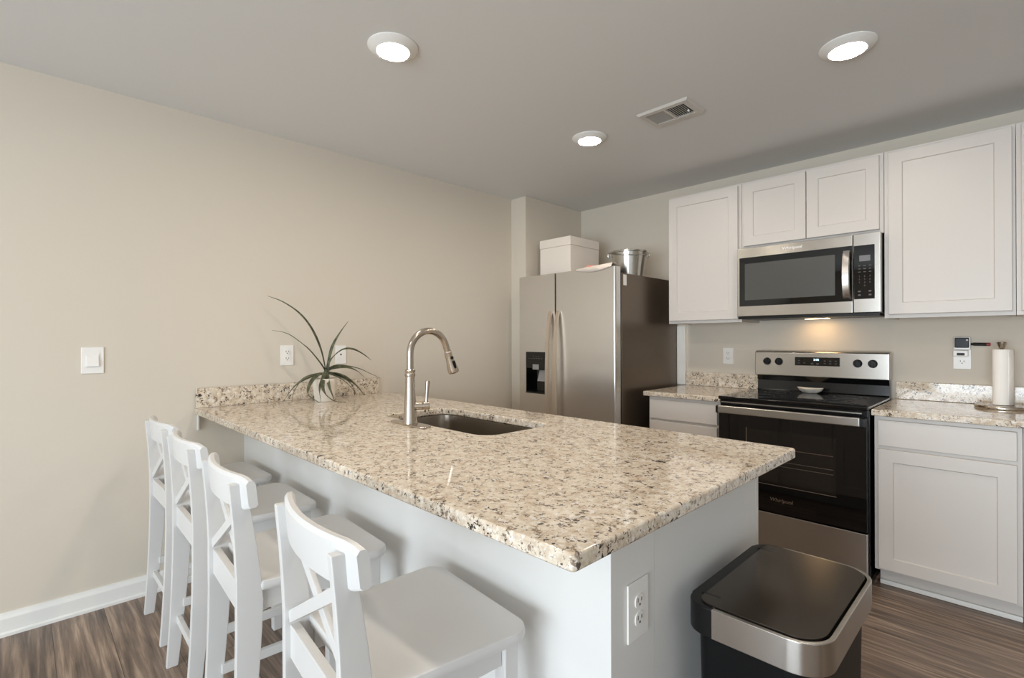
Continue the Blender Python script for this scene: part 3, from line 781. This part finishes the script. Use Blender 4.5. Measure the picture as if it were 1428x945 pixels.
for r_ in range(4):
    for c_ in range(3):
        if r_ == 3 and c_ != 1: continue
        part('key_number', place_text('123456789 0 '[r_ * 3 + c_], 0.012, (DRX + 0.030 + c_ * 0.024, MY - 0.0025, 1.608 - r_ * 0.017)), M_DIMPRINT, kp)
b = bmesh.new(); ringl = []
for k in range(21):
    u = k / 20; z = 1.488 + 0.268 * u; y = MY - 0.008 - 0.034 * max(0.0, 1 - (2 * u - 1) ** 2) ** 0.7
    ringl.append([b.verts.new((2.338 + dx, y + dy, z)) for dx, dy in ((-0.019, 0.004), (-0.015, -0.004), (0.015, -0.004), (0.019, 0.004), (0.012, 0.008), (-0.012, 0.008))])
for p, q in zip(ringl, ringl[1:]):
    for i in range(6):
        j = (i + 1) % 6; b.faces.new((p[i], p[j], q[j], q[i]))
b.faces.new(ringl[0]); b.faces.new(list(reversed(ringl[-1]))); bmesh.ops.recalc_face_normals(b, faces=b.faces)
part('handle', b, M_STEEL_V, md)
part('brand_lettering', place_text('Whirlpool', 0.026, (2.058, MY - 0.0006, 1.812), 0.15), M_WHITEPRINT, md)
part('task_light', bx(2.05, 2.18, -0.125, -0.085, MZ0 - 0.0092, MZ0 - 0.0085), M_HOODLAMP, t, 'lit lamp lens under the microwave')

# ================================================================== COUNTER ITEMS
tc_ = (2.948, -0.155)
t = thing('paper_towel_holder', 'paper towel roll on a round nickel stand on the worktop at the right', 'paper towel holder', (*tc_, CT))
part('base', lathe(bmesh.new(), [(0, 0), (0.102, 0), (0.104, 0.003), (0.104, 0.011), (0.101, 0.015), (0.03, 0.016), (0, 0.016)], 56, (*tc_, CT + 0.0003)), M_NICKEL, t)
part('rod', lathe(bmesh.new(), [(0.006, 0.016), (0.006, 0.298), (0.007, 0.300), (0.0105, 0.301), (0.0125, 0.304), (0.019, 0.326), (0.0195, 0.331), (0.017, 0.334), (0, 0.335)], 28, (*tc_, CT + 0.0003)), M_NICKEL, t)
b = bmesh.new(); lathe(b, [(0.019, 0.018), (0.0345, 0.018), (0.0355, 0.020), (0.0355, 0.294), (0.0345, 0.296), (0.019, 0.296), (0.019, 0.018)], 40, (*tc_, CT + 0.0003), cap=False)
rl = part('paper_roll', b, M_PAPER, t)
b = bmesh.new()
A = []; 
for k in range(8):
    a = math.radians(-20 + k * 9); rr = 0.0362 + 0.010 * (k / 7) ** 2
    A.append((tc_[0] + rr * math.cos(a - 0.5), tc_[1] + rr * math.sin(a - 0.5)))
lo = [b.verts.new((x, y, CT + 0.02)) for x, y in A]; hi = [b.verts.new((x, y, CT + 0.295)) for x, y in A]
for i in range(7): b.faces.new((lo[i], lo[i + 1], hi[i + 1], hi[i]))
o = part('loose_sheet', b, M_PAPER, rl); sm = o.modifiers.new('thickness', 'SOLIDIFY'); sm.thickness = 0.001

# potted plant
PC = (0.185, -2.435)
t = thing('potted_plant', 'potted plant with long arching dark strap leaves on the breakfast bar by the wall', 'plant', (*PC, CT))
pot = part('pot', lathe(bmesh.new(), [(0, 0), (0.052, 0), (0.055, 0.004), (0.064, 0.075), (0.067, 0.118), (0.068, 0.130), (0.064, 0.131), (0.060, 0.120), (0, 0.118)], 40, (*PC, CT + 0.0005), cap=False), M_POT, t)
part('soil', lathe(bmesh.new(), [(0.0605, 0.1185), (0.05, 0.124), (0.02, 0.129), (0, 0.13)], 24, (*PC, CT + 0.0005), cap=False), M_SOIL, pot)
part('crown', lathe(bmesh.new(), [(0.018, 0.12), (0.020, 0.14), (0.014, 0.165), (0.006, 0.185), (0, 0.19)], 18, (PC[0] + 0.006, PC[1] + 0.005, CT)), M_LEAF, t)
LEAVES = [
    [(0.190,-2.435,1.098), (0.180,-2.460,1.220), (0.160,-2.504,1.336), (0.140,-2.564,1.421), (0.110,-2.642,1.482), (0.080,-2.712,1.513)],
    [(0.190,-2.441,1.098), (0.180,-2.512,1.198), (0.170,-2.571,1.256), (0.160,-2.638,1.303), (0.140,-2.711,1.322)],
    [(0.190,-2.417,1.103), (0.200,-2.397,1.219), (0.210,-2.358,1.302), (0.220,-2.307,1.377)],
    [(0.190,-2.420,1.103), (0.170,-2.377,1.165), (0.150,-2.305,1.208), (0.130,-2.230,1.210), (0.120,-2.157,1.178), (0.110,-2.097,1.138)],
    [(0.190,-2.413,1.097), (0.200,-2.354,1.115), (0.220,-2.250,1.097), (0.230,-2.176,1.064), (0.240,-2.107,1.030)],
    [(0.190,-2.411,1.097), (0.160,-2.297,1.103), (0.130,-2.204,1.073), (0.120,-2.151,1.032)],
    [(0.200,-2.413,1.074), (0.200,-2.329,1.052), (0.190,-2.248,0.998), (0.170,-2.174,0.924)],
    [(0.200,-2.413,1.068), (0.220,-2.351,1.036), (0.240,-2.305,0.993), (0.240,-2.260,0.936)],
    [(0.210,-2.432,1.069), (0.280,-2.446,0.994), (0.310,-2.433,0.924)],
    [(0.210,-2.444,1.070), (0.280,-2.507,0.998), (0.300,-2.507,0.924)],
    [(0.210,-2.450,1.070), (0.290,-2.491,0.986), (0.330,-2.450,0.928), (0.390,-2.400,0.921)],
    [(0.190,-2.456,1.070), (0.170,-2.531,1.049), (0.140,-2.587,1.006), (0.120,-2.641,0.929)],
    [(0.200,-2.470,1.071), (0.250,-2.542,1.032), (0.270,-2.567,0.968), (0.300,-2.518,0.922)],
    [(0.190,-2.456,1.070), (0.200,-2.560,1.050), (0.190,-2.612,0.977), (0.190,-2.623,0.922)],
    [(0.200,-2.409,1.073), (0.180,-2.294,1.025), (0.160,-2.239,0.959), (0.140,-2.225,0.924)],
]
for li, L_ in enumerate(LEAVES):
    L_ = [(PC[0] + 0.006 + (L_[0][0] - PC[0]) * 0.4, PC[1] + 0.004 + (L_[0][1] - PC[1]) * 0.3, 1.05)] + L_
    ps = smooth_path(L_, 6); n = len(ps); b = bmesh.new(); rows = []
    for i, p in enumerate(ps):
        u = i / (n - 1); d = (ps[min(i + 1, n - 1)] - ps[max(i - 1, 0)]).normalized()
        s = d.cross(Vector((0, 0, 1)))
        if s.length < 0.05: s = Vector((0, 1, 0))
        s.normalize(); nm = s.cross(d).normalized()
        tw = 0.9 * math.sin(li * 2.1 + u * 1.5); s2 = s * math.cos(tw) + nm * math.sin(tw); n2 = nm * math.cos(tw) - s * math.sin(tw)
        wd = 0.0085 * (0.75 + 0.5 * math.sin(math.pi * min(1, u * 1.3))) * (1 - u ** 3.5) + 0.0006
        rows.append([b.verts.new(p + s2 * wd + n2 * wd * 0.35), b.verts.new(p), b.verts.new(p - s2 * wd + n2 * wd * 0.35)])
    for r0, r1 in zip(rows, rows[1:]):
        for j in range(2): b.faces.new((r0[j], r0[j + 1], r1[j + 1], r1[j]))
    o = part('leaf', b, M_LEAF, t); sm = o.modifiers.new('thickness', 'SOLIDIFY'); sm.thickness = 0.0012; sm.offset = 0

# ================================================================== WALL PLATES
def plate_basis(c, face):
    """map (u right, v up, w out) to world for a plate on a wall; face = 'x' (faces +x) or '-y'"""
    if face == 'x': return lambda u, v, w_: (c[0] + w_, c[1] + u, c[2] + v)
    return lambda u, v, w_: (c[0] + u, c[1] - w_, c[2] + v)
def pbox(bm, T, u0, u1, v0, v1, w0, w1, bev=0.0):
    p = [T(u0, v0, w0), T(u1, v1, w1)]
    lo = [min(p[0][i], p[1][i]) for i in range(3)]; hi = [max(p[0][i], p[1][i]) for i in range(3)]
    return box(bm, lo[0], hi[0], lo[1], hi[1], lo[2], hi[2], bev)
def outlet(c, face, label, wd=0.074, ht=0.118):
    t = thing('wall_outlet', label, 'outlet', c); T = plate_basis(c, face)
    part('cover_plate', pbox(bmesh.new(), T, -wd / 2, wd / 2, -ht / 2, ht / 2, 0.0005, 0.006, 0.002), M_PLATE, t)
    for s in (-1, 1):
        b = bmesh.new(); ol = rrect(-0.0165, 0.0165, -0.0145, 0.0145, 0.011, 6)
        prism(b, ol, 0.006, 0.0085, 0.0008)
        for v in b.verts: v.co = Vector(T(v.co.x, v.co.y + s * 0.0195, v.co.z))
        bmesh.ops.recalc_face_normals(b, faces=b.faces)
        r = part('receptacle', b, M_PLATE, t)
        b = bmesh.new()
        pbox(b, T, -0.0085, -0.0060, s * 0.0195 - 0.001, s * 0.0195 + 0.0085, 0.0086, 0.0090); pbox(b, T, 0.0060, 0.0085, s * 0.0195 - 0.001, s * 0.0195 + 0.007, 0.0086, 0.0090)
        pbox(b, T, -0.0025, 0.0025, s * 0.0195 - 0.0095, s * 0.0195 - 0.0050, 0.0086, 0.0090)
        part('slots', b, M_SLOT, r)
    return t
outlet((0, -2.580, 1.178), 'x', 'white duplex outlet on the left wall, between the light switch and the plant')
outlet((1.515, 0, 1.145), '-y', 'white duplex outlet on the back wall left of the range')
outlet((PEX, -2.713, 0.667), 'x', 'large white duplex outlet on the end of the breakfast bar near the trash can', 0.083, 0.128)
ro = outlet((2.789, 0, 1.158), '-y', 'white outlet on the back wall left of the paper towels, devices plugged into it')
# wall jack behind the plant
jc = (0, -2.250, 1.175); T = plate_basis(jc, 'x')
t = thing('wall_jack', 'white wall plate with one small socket hole, on the left wall behind the plant leaves', 'wall plate', jc)
part('cover_plate', pbox(bmesh.new(), T, -0.036, 0.036, -0.058, 0.058, 0.0005, 0.006, 0.002), M_PLATE, t)
part('socket', pbox(bmesh.new(), T, -0.005, 0.005, -0.004, 0.005, 0.0062, 0.0075, 0.001), M_SLOT, t)
# light switch
sc_ = (0, -3.457, 1.175); T = plate_basis(sc_, 'x')
t = thing('light_switch', 'white rocker light switch alone on the left wall above the baseboard', 'light switch', sc_)
part('cover_plate', pbox(bmesh.new(), T, -0.041, 0.041, -0.061, 0.061, 0.0005, 0.006, 0.0025), M_PLATE, t)
part('rocker_frame', pbox(bmesh.new(), T, -0.0255, 0.0255, -0.031, 0.031, 0.0062, 0.0085, 0.001), M_PLATE, t)
b = bmesh.new(); pbox(b, T, -0.0225, 0.0225, -0.0275, 0.0275, 0.0087, 0.0130, 0.002)
for v in b.verts:
    if v.co.x > 0.010: v.co.x += 0.004 * (-(v.co.z - sc_[2]) / 0.028)
part('rocker', b, M_PLATE, t)
# plug-in devices at the right outlet
T = plate_basis((2.789, 0, 1.158), '-y')
t = thing('plug_adapter', 'white plug adapter fitted to the top socket of the right back outlet', 'adapter', (2.789, -0.01, 1.19))
part('body', pbox(bmesh.new(), T, -0.036, 0.026, 0.010, 0.044, 0.0095, 0.034, 0.005), M_PLATE, t)
part('side_socket', pbox(bmesh.new(), T, -0.02, 0.012, 0.016, 0.030, 0.0342, 0.0356, 0.0006), M_SLOT, t)
t = thing('plug_in_device', 'black-faced square device with short arm, plugged in above the paper towel side outlet', 'device', (2.789, -0.02, 1.24))
part('casing', pbox(bmesh.new(), T, -0.034, 0.036, 0.046, 0.118, 0.008, 0.030, 0.006), M_PLATE, t)
fc = part('screen', pbox(bmesh.new(), T, -0.029, 0.030, 0.058, 0.113, 0.0302, 0.034, 0.004), M_BLACK, t, 'black square screen face')
part('indicator', pbox(bmesh.new(), T, 0.018, 0.026, 0.096, 0.104, 0.0342, 0.0348), M_PRINT, fc)
b = bmesh.new(); c = Vector(T(0.036, 0.078, 0.020))
tube(b, [c, c + Vector((0.006, 0, 0)), c + Vector((0.010, 0, 0)), c + Vector((0.062, 0, -0.001))], [0.006, 0.006, 0.0085, 0.0085], 16)
arm = part('arm', b, M_BLACK, t)
b = bmesh.new(); tube(b, [c + Vector((0.0625, 0, -0.001)), c + Vector((0.074, 0, -0.001)), c + Vector((0.078, 0, -0.001))], [0.0088, 0.0088, 0.006], 16)
part('tip', b, M_RED, arm, 'red tip')

# ================================================================== CEILING FIXTURES
def downlight(x, y, label):
    t = thing('ceiling_light', label, 'ceiling light', (x, y, H), 'recessed ceiling lights')
    del t['group']
    part('trim_ring', lathe(bmesh.new(), [(0.100, -0.0005), (0.100, -0.004), (0.094, -0.009), (0.070, -0.021), (0.066, -0.0225), (0.0645, -0.021), (0.0645, -0.0005)], 56, (x, y, H), cap=False), M_TRIM, t)
    part('lens', lathe(bmesh.new(), [(0.0, -0.0215), (0.03, -0.0213), (0.0643, -0.0195), (0.0643, -0.015), (0, -0.015)], 56, (x, y, H), cap=False), M_LAMP, t)
downlight(1.252, -2.622, 'lit round ceiling light above the breakfast bar, at the upper left')
downlight(1.251, -1.317, 'lit round ceiling light nearest the refrigerator, the smallest in view')
downlight(2.532, -1.312, 'lit round ceiling light in front of the right wall cabinets, right of the air vent')
downlight(2.532, -2.622, 'round ceiling light over the trash can end, outside the frame')
downlight(1.5, -4.1, 'round ceiling light behind the bar stools, outside the frame')
downlight(2.5, -6.2, 'round ceiling light far behind the camera, near the window')
# air vent
VX0, VX1, VY0, VY1 = 1.603, 1.884, -1.381, -1.180
t = thing('air_vent', 'white louvred rectangular air vent in the ceiling between the lights', 'vent', ((VX0 + VX1) / 2, (VY0 + VY1) / 2, H))
part('duct_shade_plate', bx(VX0 + 0.02, VX1 - 0.02, VY0 + 0.02, VY1 - 0.02, H - 0.0016, H - 0.0004), M_VENTBACK, t)  # dark sheet on the uncut ceiling, its colour standing for shade inside the duct
b = bmesh.new(); fw_ = 0.034
o_ = [(VX0, VY0), (VX1, VY0), (VX1, VY1), (VX0, VY1)]; i_ = [(VX0 + fw_, VY0 + fw_), (VX1 - fw_, VY0 + fw_), (VX1 - fw_, VY1 - fw_), (VX0 + fw_, VY1 - fw_)]
m_ = [(VX0 + 0.008, VY0 + 0.008), (VX1 - 0.008, VY0 + 0.008), (VX1 - 0.008, VY1 - 0.008), (VX0 + 0.008, VY1 - 0.008)]
V = lambda P_, z: [b.verts.new((p[0], p[1], z)) for p in P_]
R4 = [V(o_, H - 0.0005), V(o_, H - 0.003), V(m_, H - 0.012), V(i_, H - 0.012), V(i_, H - 0.0018)]
for p, q in zip(R4, R4[1:]):
    for i in range(4):
        j = (i + 1) % 4; b.faces.new((p[i], p[j], q[j], q[i]))
bmesh.ops.recalc_face_normals(b, faces=b.faces)
part('frame', b, M_VENT, t, smooth=False)
xm = (VX0 + VX1) / 2
part('centre_bar', bx(xm - 0.006, xm + 0.006, VY0 + fw_, VY1 - fw_, H - 0.0118, H - 0.0018), M_VENT, t)
nb = 9
for bank, (xa, xb, ang) in enumerate(((VX0 + fw_, xm - 0.006, -1), (xm + 0.006, VX1 - fw_, 1))):
    for k in range(nb):
        xc = xa + (xb - xa) * (k + 0.5) / nb
        b = bmesh.new(); sl = 0.0030 if ang > 0 else -0.0012; tk = 0.0013 if ang > 0 else 0.0007
        A = [(xc - sl - tk, H - 0.0022), (xc - sl + tk, H - 0.0022), (xc + sl + tk, H - 0.0112), (xc + sl - tk, H - 0.0112)]
        lo = [b.verts.new((x, VY0 + fw_ + 0.0003, z)) for x, z in A]; hi = [b.verts.new((x, VY1 - fw_ - 0.0003, z)) for x, z in A]
        b.faces.new(lo); b.faces.new(list(reversed(hi)))
        for i in range(4):
            j = (i + 1) % 4; b.faces.new((lo[i], hi[i], hi[j], lo[j]))
        bmesh.ops.recalc_face_normals(b, faces=b.faces)
        part('louvre', b, M_VENT, t, smooth=False)
part('lever', bx(VX1 - 0.052, VX1 - 0.044, -1.272, -1.262, H - 0.022, H - 0.0125, bev=0.001), M_PLATE, t)

# ================================================================== TRASH CAN
TX0, TX1, TY0, TY1, TZ = 2.468, 2.760, -2.592, -2.116, 0.662
t = thing('trash_can', 'black plastic trash can with steel-rimmed lid beside the end of the breakfast bar', 'trash can', ((TX0 + TX1) / 2, (TY0 + TY1) / 2, FZ))
part('body', prism(bmesh.new(), rrect(TX0 + 0.022, TX1 - 0.018, TY0 + 0.018, TY1 - 0.018, [0.03, 0.065, 0.065, 0.03], 8), FZ + 0.012, TZ - 0.058, 0.004, taper=0.93), M_CANBODY, t)
part('foot_base', prism(bmesh.new(), rrect(TX0 + 0.03, TX1 - 0.026, TY0 + 0.03, TY1 - 0.03, 0.05, 8), FZ + 0.0005, FZ + 0.0125, 0.002), M_BLACK, t)
part('pedal', prism(bmesh.new(), rrect(TX1 - 0.06, TX1 + 0.025, -2.43, -2.28, 0.012, 5), FZ + 0.022, FZ + 0.04, 0.004), M_STEEL_H, t)
def ring_prism(outer, inner, z0, z1, bev):
    return slab_with_hole(outer, inner, z0, z1, bev)
# black rear collar with the hinge and steel band round the front and sides
SPLIT = TX0 + 0.068
ob = rrect(TX0, SPLIT, TY0, TY1, [0.05, 0.0, 0.0, 0.05], 8); 
part('hinge_collar', prism(bmesh.new(), ob, TZ - 0.066, TZ, 0.004), M_BLACK, t)
oo = rrect(SPLIT, TX1, TY0, TY1, [0.0, 0.072, 0.072, 0.0], 10)
d_ = 0.010
ii = rrect(SPLIT + 0.0005, TX1 - d_, TY0 + d_, TY1 - d_, [0.0, 0.064, 0.064, 0.0], 10)
part('steel_band', ring_prism(oo, ii, TZ - 0.066, TZ + 0.001, 0.002), M_STEEL_H, t)
ll = rrect(TX0 + 0.028, TX1 - d_ - 0.004, TY0 + d_ + 0.004, TY1 - d_ - 0.004, [0.03, 0.060, 0.060, 0.03], 10)
b = prism(bmesh.new(), ll, TZ - 0.02, TZ + 0.0035, 0.003)
lid = part('lid', b, M_LID, t)
part('bin_rim', prism(bmesh.new(), rrect(SPLIT, TX1 - d_ - 0.0005, TY0 + d_ + 0.0005, TY1 - d_ - 0.0005, [0.0, 0.063, 0.063, 0.0], 10), TZ - 0.06, TZ - 0.022), M_BLACK, t)
b = bmesh.new()
box(b, TX0 + 0.02, SPLIT - 0.004, TY0 + 0.055, TY0 + 0.062, TZ + 0.0002, TZ + 0.0036); box(b, TX0 + 0.02, SPLIT - 0.004, TY1 - 0.062, TY1 - 0.055, TZ + 0.0002, TZ + 0.0036)
part('hinge_cover', b, M_BLACK, t)

# ================================================================== BAR STOOLS
def plank_yz(x0, x1, pts, bev=0.003):
    """plank whose centre line in the yz plane is pts [(y, z, depth)], thickness x0..x1"""
    t_ = bmesh.new()
    front = [(y + d / 2, z) for y, z, d in pts]; back = [(y - d / 2, z) for y, z, d in pts]
    ol = front + list(reversed(back)); n = len(ol); k = len(pts)
    A = [t_.verts.new((x0, y, z)) for y, z in ol]; B = [t_.verts.new((x1, y, z)) for y, z in ol]
    for i in range(k - 1):
        a, b_, c, d = i, i + 1, n - 2 - i, n - 1 - i
        t_.faces.new((A[a], A[b_], A[c], A[d])); t_.faces.new((B[d], B[c], B[b_], B[a]))
    for i in range(n):
        j = (i + 1) % n; t_.faces.new((A[i], B[i], B[j], A[j]))
    bmesh.ops.recalc_face_normals(t_, faces=t_.faces)
    es = [e for e in t_.edges if len(e.link_faces) == 2 and e.calc_face_angle(0) > 0.9]
    bmesh.ops.bevel(t_, geom=es, offset=bev, segments=2, profile=0.5, affect='EDGES')
    return t_

def bar(bm, p, q, w1, w2, ref=(0, 0, 1), bev=0.002):
    """rectangular bar from p to q; w1 across, w2 along ref-ish"""
    p, q = Vector(p), Vector(q); d = (q - p).normalized(); ref = Vector(ref)
    a = d.cross(ref).normalized(); c = a.cross(d).normalized(); t_ = bmesh.new()
    vs = []
    for e in (p, q): vs.append([t_.verts.new(e + a * s1 * w1 / 2 + c * s2 * w2 / 2) for s1, s2 in ((-1, -1), (1, -1), (1, 1), (-1, 1))])
    t_.faces.new(list(reversed(vs[0]))); t_.faces.new(vs[1])
    for i in range(4):
        j = (i + 1) % 4; t_.faces.new((vs[0][i], vs[0][j], vs[1][j], vs[1][i]))
    bmesh.ops.recalc_face_normals(t_, faces=t_.faces)
    bmesh.ops.bevel(t_, geom=list(t_.edges), offset=bev, segments=2, profile=0.5, affect='EDGES')
    merge(bm, t_); return bm

def make_stool(label):
    t = thing('bar_stool', label, 'bar stool', (0, 0, 0), 'white bar stools along the breakfast bar')
    # seat: rounded board, slightly dished
    b = bmesh.new(); ol = rrect(-0.192, 0.192, -0.165, 0.200, [0.004, 0.045, 0.045, 0.004], 8)
    ol = []
    for (x, y) in rrect(-0.207, 0.207, -0.165, 0.200, [0.012, 0.012, 0.05, 0.05], 8): ol.append((x * (0.88 + 0.12 * (y + 0.165) / 0.365), y))
    levels = [(0.90, 0.604, 0), (0.975, 0.604, 0), (0.992, 0.607, 0), (1.0, 0.614, 0), (1.0, 0.620, 0), (0.992, 0.628, 0), (0.975, 0.6305, 0), (0.88, 0.6300, 0), (0.7, 0.6265, 0), (0.4, 0.6245, 0)]
    rings = []
    for k, z, _ in levels: rings.append([b.verts.new((x * k, 0.0175 + (y - 0.0175) * k, z)) for x, y in ol])
    for p, q in zip(rings, rings[1:]):
        n = len(p)
        for i in range(n):
            j = (i + 1) % n; b.faces.new((p[i], p[j], q[j], q[i]))
    b.faces.new(list(reversed(rings[0]))); b.faces.new(rings[-1]); bmesh.ops.recalc_face_normals(b, faces=b.faces)
    part('seat', b, M_STOOL, t)
    zs = [0, 0.1, 0.2, 0.3, 0.4, 0.5, 0.58, 0.65, 0.72, 0.80, 0.898]
    def yc(z): return -0.186 - 0.034 * ((0.58 - z) / 0.58) ** 1.6 if z < 0.58 else -0.186 - 0.030 * ((z - 0.58) / 0.32) ** 1.5
    def dp(z): return 0.038 + 0.026 * (z / 0.58) if z < 0.58 else 0.064 - 0.026 * ((z - 0.58) / 0.32)
    for s in (-1, 1):
        xo = 0.180 * s; xi = 0.158 * s
        part('rear_leg', plank_yz(min(xo, xi), max(xo, xi), [(yc(z), z, dp(z)) for z in zs]), M_STOOL, t)
        part('front_leg', prism(bmesh.new(), rrect(min(0.178 * s, 0.140 * s), max(0.178 * s, 0.140 * s), 0.140, 0.178, 0.004, 3), 0.0, 0.6035, 0.002, taper=0.9), M_STOOL, t)
    # curved top rail in front of the posts
    b = bmesh.new(); n = 20; rings = []
    for i in range(n + 1):
        u = -1 + 2 * i / n; x = 0.210 * u
        yb = yc(0.86) + 0.021 + 0.036 * (u * u) - 0.043      # rear face
        th = 0.022; tilt = 0.006
        edge = 0.0 if abs(u) < 0.999 else 0.0
        zt = 0.918; zb = 0.828 - 0.0
        cr = 0.010 if i in (0, n) else (0.003 if i in (1, n - 1) else 0.0)
        sec = [(0.0, zb + 0.006 + cr), (0.005, zb + cr), (th - 0.005, zb + cr), (th, zb + 0.006 + cr), (th - tilt, zt - 0.008 - cr), (th - tilt - 0.006, zt - cr), (0.006 - tilt, zt - cr), (-tilt, zt - 0.008 - cr)]
        rings.append([b.verts.new((x, yb + dy, z)) for dy, z in sec])
    for p, q in zip(rings, rings[1:]):
        for i in range(8):
            j = (i + 1) % 8; b.faces.new((p[i], p[j], q[j], q[i]))
    b.faces.new(rings[0]); b.faces.new(list(reversed(rings[-1]))); bmesh.ops.recalc_face_normals(b, faces=b.faces)
    part('top_rail', b, M_STOOL, t)
    # crossed slats
    y0 = -0.196
    part('cross_slat', bar(bmesh.new(), (-0.159, y0 + 0.004, 0.826), (0.159, y0 + 0.004, 0.640), 0.011, 0.026), M_STOOL, t)
    part('cross_slat', bar(bmesh.new(), (0.159, y0 - 0.008, 0.826), (-0.159, y0 - 0.008, 0.640), 0.011, 0.026), M_STOOL, t)
    part('rear_apron', bx(-0.1585, 0.1585, -0.206, -0.186, 0.545, 0.622, bev=0.002), M_STOOL, t)
    part('front_apron', bx(-0.139, 0.139, 0.155, 0.172, 0.548, 0.6035, bev=0.002), M_STOOL, t)
    for s in (-1, 1):
        part('side_apron', bx(min(0.150 * s, 0.168 * s), max(0.150 * s, 0.168 * s), -0.155, 0.139, 0.548, 0.6035, bev=0.002), M_STOOL, t)
        part('side_stretcher', bx(min(0.150 * s, 0.166 * s), max(0.150 * s, 0.166 * s), -0.184, 0.142, 0.225, 0.255, bev=0.002), M_STOOL, t)
    part('rear_stretcher', bx(-0.1585, 0.1585, -0.206, -0.190, 0.165, 0.195, bev=0.002), M_STOOL, t)
    part('footrest', bx(-0.142, 0.142, 0.150, 0.168, 0.275, 0.310, bev=0.003), M_STOOL, t)
    return t

def copy_tree(o, parent=None):
    c = o.copy(); COL.objects.link(c); c.parent = parent
    for ch in o.children: copy_tree(ch, c)
    return c
LAB = ['white wooden bar stool nearest the camera, its whole seat showing at the breakfast bar',
       'white wooden bar stool second from the camera in the row at the bar',
       'white wooden bar stool third from the camera, second from the left wall',
       'white wooden bar stool farthest from the camera, closest to the left wall']
first = make_stool(LAB[0])
STOOLS = [(2.052, -3.072, -5.0), (1.464, -3.078, -3.0), (0.913, -3.065, -1.0), (0.390, -3.055, 0.5)]
for i, (x, y, a) in enumerate(STOOLS):
    o = first if i == 0 else copy_tree(first)
    o.scale = (1, 1, 0.982); o.location = (x, y, FZ); o.rotation_euler = (0, 0, math.radians(a)); o['label'] = LAB[i]
